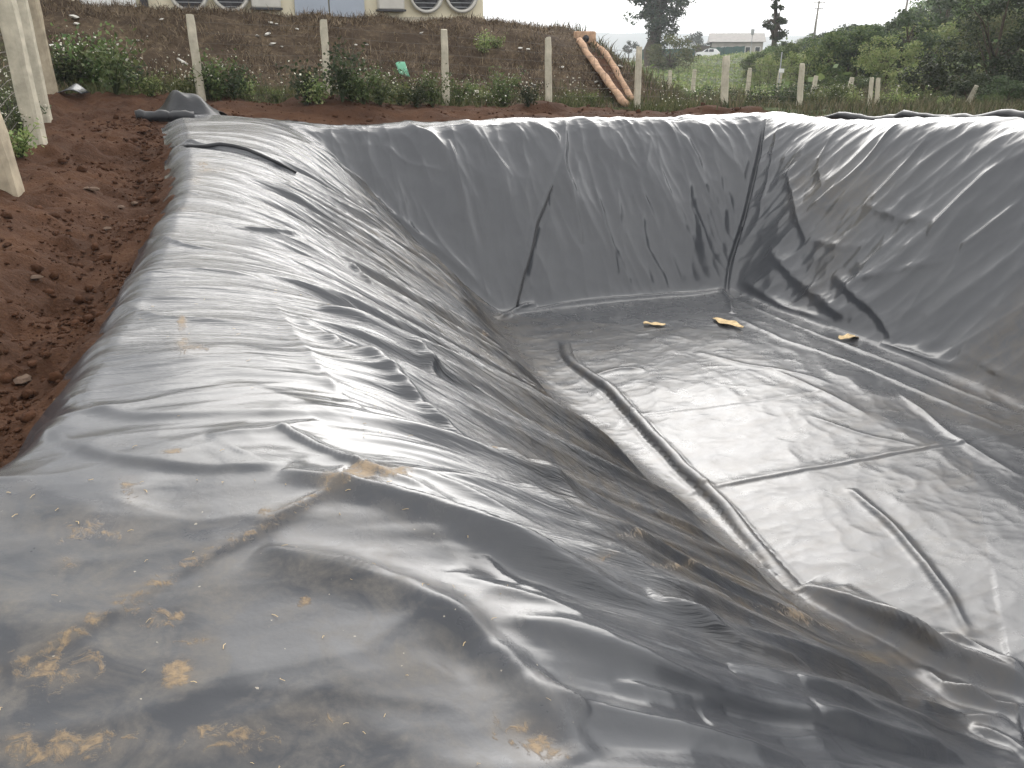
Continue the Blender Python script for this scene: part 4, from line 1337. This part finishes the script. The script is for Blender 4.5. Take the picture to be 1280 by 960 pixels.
# low scrub covering the hill between the trees (one mass)
a, b, r = scatter(36000, 14, 170, 24, 150, 31)
x, y = a * RA[0] + b * RB[0], a * RA[1] + b * RB[1]
q = x / np.maximum(y, 1)
k = (q > .29) & (q < .85) & (np.hypot(x, y) > 42)
x, y = x[k], y[k]
aa, bb = AB(x, y)
C = np.stack([x, y, zground(aa, bb) + np.abs(r.normal(0, .55, len(x)))], 1)
V, F = leaf_cards(C, .5, seed=9)
x2, y2 = rng.uniform(4, 60, 60000), rng.uniform(38, 150, 60000)
q2 = x2 / y2
k2 = (q2 > .11) & (q2 < .31) & (gn(x2 * .12, y2 * .12, 67) + rng.uniform(-.3, .5, len(q2)) > 0)
x2, y2 = x2[k2], y2[k2]
aa, bb = AB(x2, y2)
C2 = np.stack([x2, y2, zground(aa, bb) + np.abs(rng.normal(0, .16, len(x2))) * (1 + 2.2 * S(gn(x2 * .09, y2 * .09, 68), .05, .35) * S(y2, 110, 90))], 1)
V2, F2 = leaf_cards(C2, .34, seed=19)
tag(new_obj('field_weeds', mesh_np('field_weeds', V2, F2), M['leaf_light']), 'low weeds and rough grass of the field before the far house', 'weeds', kind='stuff')
tag(new_obj('scrub', mesh_np('scrub', V, F), M['leaf_mid']), 'low green scrub covering the hillside between the trees', 'scrub', kind='stuff')

# ------------------------------------------------------------------ building on the bank
BW = 24.6
def build_building():
    r_end = 9.1; l_end = -10.0
    zb = .66; zt = 4.6
    root = empty('farm_building', W((l_end + r_end) / 2, BW, zb), YAW)
    tag(root, 'long cream farm building with round wall fans on top of the bank', 'building')
    cx = (l_end + r_end) / 2
    L = r_end - l_end
    def loc(a, z, out=0.0):        # wall coordinates -> local
        return Vector((a - cx, -out, z - zb))
    m = MB(); m.box((0, 3.5, (zt - zb) / 2), (L, 7.0, zt - zb)); m.build('wall', M['cream'], root)
    m = MB()
    m.add([(-L / 2 - .4, -.5, zt - zb + .01), (L / 2 + .4, -.5, zt - zb + .01), (L / 2 + .4, 7.5, zt - zb + .01), (-L / 2 - .4, 7.5, zt - zb + .01), (-L / 2 - .4, 3.5, zt - zb + 1.3), (L / 2 + .4, 3.5, zt - zb + 1.3)],
          [(0, 1, 5, 4), (2, 3, 4, 5), (0, 4, 3), (1, 2, 5), (3, 2, 1, 0)])
    m.build('roof', M['roof_tin'], root)
    m = MB(); m.box((0, -.03, .17), (L + .06, .06, .34)); m.build('plinth', M['concrete'], root)
    for u in (235, 287, 531, 575):
        v = -9 if u < 400 else -7
        a, z = hit_plane_b(u, v, BW)
        c = loc(a, z)
        R = .42 if u < 400 else .44
        ring = MB()
        n = 28
        prof = [(R, .0), (R + .05, -.16), (R - .02, -.18), (R - .06, -.02)]
        vs, fs = [], []
        for i in range(n):
            an = 2 * math.pi * i / n
            for rr, yy in prof:
                vs.append((c.x + rr * math.cos(an), yy - .003, c.z + rr * math.sin(an)))
        for i in range(n):
            for j in range(4):
                i2, j2 = (i + 1) % n, (j + 1) % 4
                fs.append((i * 4 + j, i2 * 4 + j, i2 * 4 + j2, i * 4 + j2))
        ring.add(vs, fs)
        fan = ring.build('wall_fan', M['fan_metal'], root, smooth=True)
        d = MB(); d.add([(c.x + (R - .05) * math.cos(2 * math.pi * i / n), -.012, c.z + (R - .05) * math.sin(2 * math.pi * i / n)) for i in range(n)], [tuple(range(n))])
        d.build('fan_opening', M['dark_metal'], fan)
        for kx in range(4):
            an = kx * math.pi / 2 + .4
            bl = MB(); bl.box((c.x + .2 * math.cos(an), -.06, c.z + .2 * math.sin(an)), (.34, .012, .15), Matrix.Rotation(-an, 3, 'Y') @ Matrix.Rotation(.5, 3, 'X'))
            bl.build('fan_blade', M['dark_metal'], fan)
        for kx in range(-3, 4):
            g = MB(); hw = math.sqrt(max(.01, (R - .05) ** 2 - (kx * .11) ** 2)); g.box((c.x, -.12, c.z + kx * .11), (2 * hw, .012, .014)); g.build('grille_bar', M['steel'], fan)
    for (u0, u1, vb) in ((314, 350, 10), (471, 503, 12)):
        a0, z0 = hit_plane_b(u0, vb, BW); a1, _ = hit_plane_b(u1, vb, BW)
        m = MB(); m.box(loc((a0 + a1) / 2, z0 + .45, .13), (a1 - a0, .26, .9), bev=.03)
        bx = m.build('vent_box', M['fan_metal'], root)
        m = MB(); m.box(loc((a0 + a1) / 2, z0 - .02, .14), (a1 - a0 + .06, .28, .05)); m.build('bracket', M['dark_metal'], bx)
    for (u0, u1) in ((367.5, 410), (411, 455)):
        a0, _ = hit_plane_b(u0, 10, BW); a1, _ = hit_plane_b(u1, 10, BW)
        m = MB(); m.box(loc((a0 + a1) / 2, zb + 1.35, .085), (a1 - a0 - .02, .05, 2.4)); m.build('door_panel', M['panel'], root)
    a0, _ = hit_plane_b(100, 2, BW); a1, _ = hit_plane_b(170, 2, BW)
    m = MB(); m.box(loc((a0 + a1) / 2, zb + 1.5, .075), (a1 - a0, .04, 2.5)); m.build('door_panel', M['white_paint'], root)
    a0, _ = hit_plane_b(180, 2, BW)
    m = MB(); m.tube([loc(a0, zb + .1, .16), loc(a0, zb + 3.8, .16)], .09, 8); m.build('downpipe', M['dark_metal'], root)
    for k in range(6):
        a_ = l_end + 1.6 + k * 3.0
        m = MB(); m.box(loc(a_, zb + 3.05, .02), (1.0, .05, .6)); w = m.build('window', M['white_paint'], root)
        m = MB(); m.box(loc(a_, zb + 3.05, .05), (.88, .02, .48)); m.build('pane', M['glass'], w)
build_building()

# ------------------------------------------------------------------ drain chute down the bank
def build_chute():
    L0, _ = ground_pt(724, 54); L1, _ = ground_pt(783, 134)
    R0, _ = ground_pt(740, 55); R1, _ = ground_pt(791, 129)
    root = empty('drain_chute', L1)
    tag(root, 'orange clay drain chute with two long side walls running down the bank', 'drain chute')
    def path(p, q, dz, n=12):
        out = []
        for i in range(n + 1):
            f = i / n
            x = p.lerp(q, f)
            zz = zg(x.x, x.y)
            line = p.z + (q.z - p.z) * f
            out.append(Vector((x.x + .012 * math.sin(i * 2.1), x.y, max(zz, line - .05) + dz)) - L1)
        return out
    for nm, p, q in (('side_wall', L0, L1), ('side_wall', R0, R1)):
        m = MB(); pts = path(p, q, .07); m.tube(pts, [.085 + .01 * math.sin(i * 1.9) for i in range(len(pts))], 10)
        m.build(nm, M['clay'], root, smooth=True)
    m = MB()
    pl, pr = path(L0, L1, .02), path(R0, R1, .02)
    vs = []; fs = []
    for x, y in zip(pl, pr): vs += [x, y, y - Vector((0, 0, .15)), x - Vector((0, 0, .15))]
    for i in range(len(pl) - 1):
        k = i * 4
        fs += [(k, k + 1, k + 5, k + 4), (k + 1, k + 2, k + 6, k + 5), (k + 3, k, k + 4, k + 7)]
    fs += [(0, 3, 2, 1)]
    m.add(vs, fs); m.build('channel_bed', M['clod'], root)
    c = (L0 + R0) / 2 - L1
    m = MB(); m.box(c + Vector((-.02, .15, .16)), (.62, .16, .3), Matrix.Rotation(YAW, 3, 'Z'), bev=.03); hd = m.build('head_slab', M['clay'], root)
    m = MB(); m.tube([c + Vector((0, .02, .12)), c + Vector((.03, .3, .16))], .09, 10); m.build('pipe_mouth', M['dark_metal'], root, smooth=True)
build_chute()

# ------------------------------------------------------------------ loose dark sheet pieces and the roll
def sheet(name, p, fx, nx, ny, label, cat, mat='liner_dark', thick=.012, group=None):
    vs = [fx(i / nx, j / ny) for j in range(ny + 1) for i in range(nx + 1)]
    fs = [(j * (nx + 1) + i, j * (nx + 1) + i + 1, (j + 1) * (nx + 1) + i + 1, (j + 1) * (nx + 1) + i) for j in range(ny) for i in range(nx)]
    m = MB(); m.add(vs, fs)
    o = m.build(name, M[mat], None, p, smooth=True)
    md = o.modifiers.new('thickness', 'SOLIDIFY'); md.thickness = thick
    tag(o, label, cat, group)
    return o

p, t = ground_pt(222, 149)
def heap(i, j):
    x = -.60 + 1.30 * i; y = -.42 + .9 * j
    d = math.hypot((i - .55) / .62, (j - .5) / .62)
    body = max(0, 1 - d) ** .75
    crease = .5 + .5 * math.cos(9 * i + 4 * math.sin(3 * j))
    z = (.34 + .10 * math.sin(5 * i + 1.2)) * math.exp(-((i - .60) / .27) ** 4 - ((j - .5) / .36) ** 4) + .14 * body + .10 * body * crease
    return (x + .07 * math.sin(5 * j + 2 * i), y + .08 * math.sin(6 * i), .015 + z + .02 * math.sin(15 * i + 7 * j) * body)
o = sheet('liner_offcut', p + Vector((0, .1, 0)), heap, 36, 16, 'crumpled dark liner offcut arched up at the far left corner', 'plastic sheet')
o.rotation_euler = (0, 0, .15)
p2, t = ground_pt(200, 153)
m = MB(); n = 14
m.tube([(-.36 + .9 * i / n, .04 * math.sin(i), .085 + .012 * math.sin(i * 1.3)) for i in range(n + 1)], [.085 + .012 * math.sin(i * 2.2) for i in range(n + 1)], 12)
o = m.build('liner_roll', M['liner_dark'], None, p2, smooth=True)
tag(o, 'short dark roll of liner lying in front of the arched offcut', 'liner roll')
p3, t = ground_pt(86, 121)
o = sheet('liner_offcut', p3, lambda i, j: (-.22 + .48 * i, -.1 + .3 * j + .05 * i, .03 + .2 * math.exp(-((i - .55) / .3) ** 2) * (.5 + .5 * j) + .02 * math.sin(9 * i)), 12, 8, 'small grey liner scrap on the soil beside the corner posts', 'plastic sheet', 'liner')

def long_roll():
    m = MB(); n = 40
    pts = []; rads = []
    for i in range(n + 1):
        f = i / n
        b_ = 14.3 - 7.0 * f
        a_ = 12.62 + .10 * math.sin(f * 7) + .12 * f
        z_ = float(zground(np.array([a_]), np.array([b_]))[0])
        pts.append(W(a_, b_, z_ + .07 + .02 * math.sin(f * 23)))
        rads.append((.085 + .015 * math.sin(f * 31) + .012 * math.sin(f * 13)) * (.3 + .7 * min(1, f * 9)))
    base = pts[n // 2].copy()
    m.tube([q - base for q in pts], rads, 12)
    o = m.build('liner_roll', M['liner_dark'], None, base, smooth=True)
    tag(o, 'long dark roll of spare liner lying along the right rim', 'liner roll')
long_roll()

# ------------------------------------------------------------------ scraps, litter, stones, green board
def lump_mesh(seed, flat=.5):
    r = np.random.default_rng(seed)
    m = MB(); n = 7
    vs = [(0, 0, flat * .9)]
    for ring_, z in ((.6, flat * .7), (1.0, 0.05), (.7, -flat * .4)):
        for i in range(n):
            an = 2 * math.pi * i / n + r.normal() * .15
            k = ring_ * r.uniform(.7, 1.25)
            vs.append((math.cos(an) * k, math.sin(an) * k * .75, z + r.normal() * .08))
    vs.append((0, 0, -flat * .5))
    fs = [(0, 1 + i, 1 + (i + 1) % n) for i in range(n)]
    for q in range(2):
        for i in range(n):
            j = (i + 1) % n
            fs.append((1 + q * n + i, 1 + (q + 1) * n + i, 1 + (q + 1) * n + j, 1 + q * n + j))
    fs += [(3 * n + 1, 1 + 2 * n + (i + 1) % n, 1 + 2 * n + i) for i in range(n)]
    m.add(vs, fs)
    return m.mesh('lump')
lit = [lump_mesh(s, .45) for s in (1, 2, 3)]
for me in lit: me.materials.append(M['litter'])
for k, (u, v, s) in enumerate([(339, 31, .07), (346, 32, .05), (322, 47, .06), (335, 46, .09), (341, 58, .08), (352, 60, .05), (372, 39, .06), (93, 26, .12), (96, 33, .08), (102, 60, .09), (67, 61, .08), (80, 66, .06), (172, 53, .05), (527, 43, .05), (650, 63, .07), (660, 64, .07),
                               (668, 108, .05), (745, 87, .10), (775, 86, .09), (702, 86, .06), (459, 58, .05), (445, 58, .05), (202, 27, .06), (745, 105, .07)]):
    p, t = ground_pt(u, v)
    if t > 40: continue
    o = new_obj('litter_scrap', lit[k % 3], None, None, p + Vector((0, 0, s * .6)))
    o.scale = (s, s, s); o.rotation_euler = (random.uniform(-.4, .4), random.uniform(-.4, .4), random.uniform(0, 6))
    tag(o, 'white litter scrap on the bank ' + mark(BANK_MARKS, u), 'litter', 'white litter on the bank')
stn = [lump_mesh(s, .55) for s in (11, 12)]
for me in stn: me.materials.append(M['stone'])
for k, (u, v, s, lab) in enumerate([(117, 240, .07, 'largest pale stone lying on the brown soil'), (108, 238, .04, 'small pale stone left of the largest one'), (152, 262, .05, 'pale stone near the liner edge'), (135, 288, .04, 'small stone in the middle of the soil strip'), (168, 257, .05, 'brown stone touching the liner edge'), (45, 350, .05, 'brown stone at the left edge of the soil'), (30, 480, .07, 'dark stone in the soil hollow by the near liner edge')]):
    p, t = ground_pt(u, v)
    o = new_obj('stone', stn[k % 2], None, None, p + Vector((0, 0, s * .3)))
    o.scale = (s, s, s * .8); o.rotation_euler = (0, 0, k * 1.3)
    tag(o, lab, 'stone')
p, t = ground_pt(508, 98)
o = sheet('green_board', p, lambda i, j: (-.11 + .22 * i, .06 + .16 * j, .02 + .34 * j + .012 * math.sin(5 * i)), 4, 5, 'small green plastic board leaning on the dry bank', 'board', 'green_board', .012)
o.rotation_euler = (0, -.2, YAW)
p, t = ground_pt(222, 77); q, t = ground_pt(235, 84)
m = MB(); m.tube([Vector((0, 0, .06)), (q - p) * .5 + Vector((0, 0, .06)), (q - p) + Vector((0, 0, .05))], .022, 6)
tag(m.build('stick', M['litter'], None, p), 'pale stick lying on the bank left of the leaning post', 'stick')

def scrap_on_liner(u, v, L, Wd, rz, label, seed):
    a, b, t = hit_surface(u, v, zliner)
    z = float(zliner(np.array([a]), np.array([b]))[0])
    rr = np.random.default_rng(seed)
    ph = rr.uniform(0, 6)
    def f(i, j):
        x = (i - .5) * L
        w = Wd * (math.sin(math.pi * min(1, max(0, .08 + .86 * i))) ** .7) * (1 + .25 * math.sin(9 * i + ph))
        return (x, (j - .5) * w + .06 * L * math.sin(3 * i + ph), .035 + .03 * abs(math.sin(2.2 * i + ph)) * (abs(j - .5) * 1.6) + .01 * math.sin(12 * i))
    o = sheet('tan_scrap', W(a, b, z), f, 12, 5, label, 'scrap', 'tan', .006, None)
    o.rotation_euler = (0, 0, rz)
# bits of straw and crumbs lying on the near berm (uncountable)
def straw():
    r = np.random.default_rng(29)
    k = (LIN['B'] > 1.2) & (LIN['B'] < 6) & (LIN['A'] > -1.6) & (LIN['A'] < 1.0)
    idx = np.flatnonzero(k)
    pick = r.choice(idx, 420)
    m = MB()
    for i in pick:
        p = Vector(LIN['V'][i]) + Vector((0, 0, .003))
        if r.uniform() < .3 + .5 * (LIN['B'][i] > 3.4): continue
        an = r.uniform(0, 6.28); L = r.uniform(.003, .016); w = r.uniform(.0005, .0012)
        d = Vector((math.cos(an), math.sin(an), 0)) * L
        m.tube([p - d, p + Vector((0, 0, .003)) + d * .1, p + d * .8 + Vector((r.normal() * .004, r.normal() * .004, .001))], w, 4)
    o = m.build('straw_bits', M['tan'])
    tag(o, 'tiny bits of dry straw strewn on the near berm', 'straw', kind='stuff')
straw()
scrap_on_liner(910, 406, .62, .22, -1.0, 'largest tan scrap on the pond floor near the corner seam', 1)
scrap_on_liner(818, 408, .34, .14, .1, 'small tan scrap on the pond floor left of the largest one', 2)
scrap_on_liner(1061, 425, .36, .16, .5, 'tan scrap on the pond floor by the right wall', 3)

# ------------------------------------------------------------------ far things: house, green net, car, poles
def build_house():
    p = at_depth(908, 165)
    root = empty('house', p + Vector((0, 0, -.2)), -.15)
    tag(root, 'low grey far house with a pale tin roof beyond the white car', 'house')
    m = MB(); m.box((1.6, 0, 1.6), (9.5, 6, 3.4)); m.build('wall', M['house_wall'], root)
    m = MB(); m.add([(-3.6, -3.5, 3.3), (6.8, -3.5, 3.3), (6.8, 3.5, 3.3), (-3.6, 3.5, 3.3), (-3.6, 0, 4.9), (6.8, 0, 4.9)], [(0, 1, 5, 4), (2, 3, 4, 5), (0, 4, 3), (1, 2, 5), (3, 2, 1, 0)])
    m.build('roof', M['roof_tin'], root)
    m = MB(); m.box((-4.6, -.5, 1.3), (2.8, 5, 2.6)); m.build('lean_to', M['bark'], root)
    m = MB(); m.add([(-6.3, -3.3, 2.5), (-3.2, -3.3, 3.3), (-3.2, 2.3, 3.3), (-6.3, 2.3, 2.5), (-6.3, -3.3, 2.6), (-3.2, -3.3, 3.4), (-3.2, 2.3, 3.4), (-6.3, 2.3, 2.6)], [(3, 2, 1, 0), (4, 5, 6, 7), (0, 1, 5, 4), (1, 2, 6, 5), (2, 3, 7, 6), (3, 0, 4, 7)])
    m.build('lean_to_roof', M['roof_tin'], root)
    for x in (-.8, 1.4, 3.6, 5.4):
        m = MB(); m.box((x, -3.02, 1.9), (1.0, .08, 1.1)); w = m.build('window', M['white_paint'], root)
        m = MB(); m.box((x, -3.05, 1.9), (.84, .06, .94)); m.build('pane', M['glass'], w)
    m = MB(); m.box((-2.2, -3.02, 1.1), (.95, .08, 2.1)); m.build('door', M['bark'], root)
build_house()

def green_fence():
    pts = [at_depth(u, t) for u, t in ((802, 150), (825, 150), (850, 151), (868, 152))] 
    pts2 = [at_depth(u, t) for u, t in ((886, 158), (905, 159), (930, 160))]
    for nm, pp, lab in (('a', pts, 'dark green shade net fence left of the white car'), ('b', pts2, 'dark green shade net fence behind the white car')):
        root = empty('net_fence', pp[0])
        tag(root, lab, 'fence', 'green shade net fences')
        for p0, p1 in zip(pp[:-1], pp[1:]):
            m = MB(); vs = []; n = 8
            for i in range(n + 1):
                q = p0.lerp(p1, i / n) - pp[0]
                w = .06 * math.sin(i * 2.1)
                for dz, oy in ((-.1, -.015), (2.1 + .05 * math.sin(i * 1.7), -.015), (2.1 + .05 * math.sin(i * 1.7), .015), (-.1, .015)):
                    vs.append(q + Vector((0, w + oy, dz)))
            fs = []
            for i in range(n):
                for j in range(4):
                    fs.append((i * 4 + j, i * 4 + (j + 1) % 4, (i + 1) * 4 + (j + 1) % 4, (i + 1) * 4 + j))
            m.add(vs, fs); m.build('net_panel', M['green_net'], root)
        for p0 in pp:
            m = MB(); q = p0 - pp[0]; m.tube([q + Vector((0, .08, -.2)), q + Vector((0, .08, 2.25))], .05, 6); m.build('post', M['wood'], root)
green_fence()

def build_car():
    p = at_depth(884.5, 146)
    root = empty('parked_car', p, -.25)
    tag(root, 'white hatchback car parked on the far track before the house', 'car')
    L, Wd = 4.1, 1.7
    prof = [(-2.05, .45), (-2.0, .85), (-1.75, 1.0), (-.95, 1.08), (-.25, 1.5), (.4, 1.58), (1.3, 1.55), (1.85, 1.1), (2.03, .95), (2.05, .45), (1.6, .3), (-1.6, .3)]
    m = MB(); n = len(prof); vs = []
    for y, ins in ((-Wd / 2, 1), (-Wd / 2 + .02, 0), (Wd / 2 - .02, 0), (Wd / 2, 1)):
        for x, z in prof:
            inset = .16 * max(0, (z - 1.0) / .58)
            yy = (abs(y) - inset) * (1 if y > 0 else -1)
            k = .98 if ins else 1
            vs.append((x * k, yy, z))
    fs = [tuple(range(n - 1, -1, -1)), tuple(range(3 * n, 4 * n))]
    for q in range(3):
        for i in range(n):
            j = (i + 1) % n
            fs.append((q * n + i, q * n + j, (q + 1) * n + j, (q + 1) * n + i))
    m.add(vs, fs); m.build('body', M['car_white'], root)
    for s in (-1, 1):
        for (x0, x1) in ((-.62, .12), (.2, 1.0)):
            m = MB(); y0, y1 = s * (Wd / 2 + .012), s * (Wd / 2 - .125)
            m.add([(x0, y0, 1.06), (x1, y0, 1.06), (x1 - .02, y1, 1.48), (x0 + (.42 if x0 < 0 else .02), y1, 1.48), (x0, y0 - s * .02, 1.06), (x1, y0 - s * .02, 1.06), (x1 - .02, y1 - s * .02, 1.48), (x0 + (.42 if x0 < 0 else .02), y1 - s * .02, 1.48)],
                  [(0, 1, 2, 3), (7, 6, 5, 4), (0, 4, 5, 1), (1, 5, 6, 2), (2, 6, 7, 3), (3, 7, 4, 0)])
            m.build('side_window', M['glass'], root)
        m = MB(); m.box((-2.0, s * .6, .78), (.1, .3, .16), bev=.02); m.build('headlight', M['glass'], root)
        m = MB(); m.box((1.99, s * .65, .95), (.1, .2, .22), bev=.02); m.build('tail_light', M['clay'], root)
        for x in (-1.28, 1.28):
            m = MB(); m.tube([(x, s * (Wd / 2 - .2), .32), (x, s * (Wd / 2 + .01), .32)], .32, 16); w = m.build('wheel', M['rubber'], root)
            m = MB(); m.tube([(x, s * (Wd / 2), .32), (x, s * (Wd / 2 + .02), .32)], .2, 12); m.build('rim', M['steel'], w)
    m = MB(); m.add([(-.93, -.72, 1.1), (-.93, .72, 1.1), (-.29, .66, 1.49), (-.29, -.66, 1.49), (-.95, -.72, 1.12), (-.95, .72, 1.12), (-.31, .66, 1.51), (-.31, -.66, 1.51)], [(3, 2, 1, 0), (4, 5, 6, 7), (0, 1, 5, 4), (1, 2, 6, 5), (2, 3, 7, 6), (3, 0, 4, 7)])
    m.build('windscreen', M['glass'], root)
build_car()

def utility_pole(u, t, vt, label, arms=True):
    p = at_depth(u, t); h = top_z(u, vt, p) - p.z
    root = empty('utility_pole', p)
    tag(root, label, 'utility pole', 'utility poles')
    m = MB(); m.tube([(0, 0, -.3), (0, 0, h * .5), (.02 * h, 0, h)], [.17, .14, .10], 8); m.build('pole', M['wood'], root, smooth=True)
    for k, z in enumerate((h - .25, h - .95)):
        m = MB(); m.box((.02 * h, -.12, z), (1.5 - .4 * k, .09, .1)); arm = m.build('crossarm', M['wood'], root)
        for x in (-.6, -.2, .2, .6):
            m = MB(); m.tube([(.02 * h + x * (1 - .25 * k), -.12, z + .05), (.02 * h + x * (1 - .25 * k), -.12, z + .2)], [.04, .03], 6); m.build('insulator', M['steel'], arm)
utility_pole(1015, 112, 1, 'weathered utility pole with crossarms rising above the wood')
utility_pole(1123, 95, -12, 'utility pole mostly cut off by the top of the picture')
p = at_depth(938, 120); h = top_z(938, 37, p) - p.z
root = empty('box_on_pole', p); tag(root, 'small grey box on a thin pole near the slender tree', 'pole')
m = MB(); m.tube([(0, 0, -.2), (0, 0, h - .5)], .05, 6); m.build('pole', M['steel'], root)
m = MB(); m.box((0, 0, h - .3), (.42, .35, .75), bev=.04); m.build('box', M['steel'], root)
p = at_depth(977, 33.5); h = top_z(977, 65, p) - p.z
root = empty('marker_pole', p); tag(root, 'thin metal pole with a small white plate in the meadow', 'pole')
m = MB(); m.tube([(0, 0, -.2), (0, 0, h)], .022, 6); m.build('pole', M['steel'], root)
m = MB(); m.box((.05, -.035, h * .62), (.2, .02, .16)); m.build('plate', M['white_paint'], root)

# ------------------------------------------------------------------ misty hills on the skyline
def far_hills():
    n = 90; V = []; F = []
    for i in range(n + 1):
        an = math.radians(-75 + 150 * i / n)
        h = 34 + 20 * float(fbm(np.array([i * .09]), np.array([.5]), 88, 4)[0]) + 14 * math.exp(-((math.degrees(an) - 5) / 9) ** 2)
        for k, (d, z) in enumerate(((1500, -12), (1700, h * .55), (1950, h), (2500, h * .5))):
            V.append((math.sin(an) * d, math.cos(an) * d, z - 4))
    for i in range(n):
        for k in range(3):
            a0 = i * 4 + k
            F.append((a0, a0 + 4, a0 + 5, a0 + 1))
    m = MB(); m.add(V, F); o = m.build('hills', M['hill_far'], smooth=True)
    tag(o, kind='structure')
far_hills()

# ------------------------------------------------------------------ the hazy air
def haze():
    m = bpy.data.materials.new('haze'); m.use_nodes = True
    n, l = m.node_tree.nodes, m.node_tree.links
    n.clear()
    out = n.new('ShaderNodeOutputMaterial')
    v = n.new('ShaderNodeVolumePrincipled')
    v.inputs['Color'].default_value = (.90, .94, .98, 1)
    v.inputs['Density'].default_value = HAZE_DENSITY
    v.inputs['Anisotropy'].default_value = .2
    l.new(v.outputs['Volume'], out.inputs['Volume'])
    mb = MB(); mb.box((0, 0, 25), (5600, 5600, 110))
    o = mb.build('haze', m)
    tag(o, 'thin pale haze in the air over the whole place', 'haze', kind='stuff')
HAZE_DENSITY = .0007
haze()
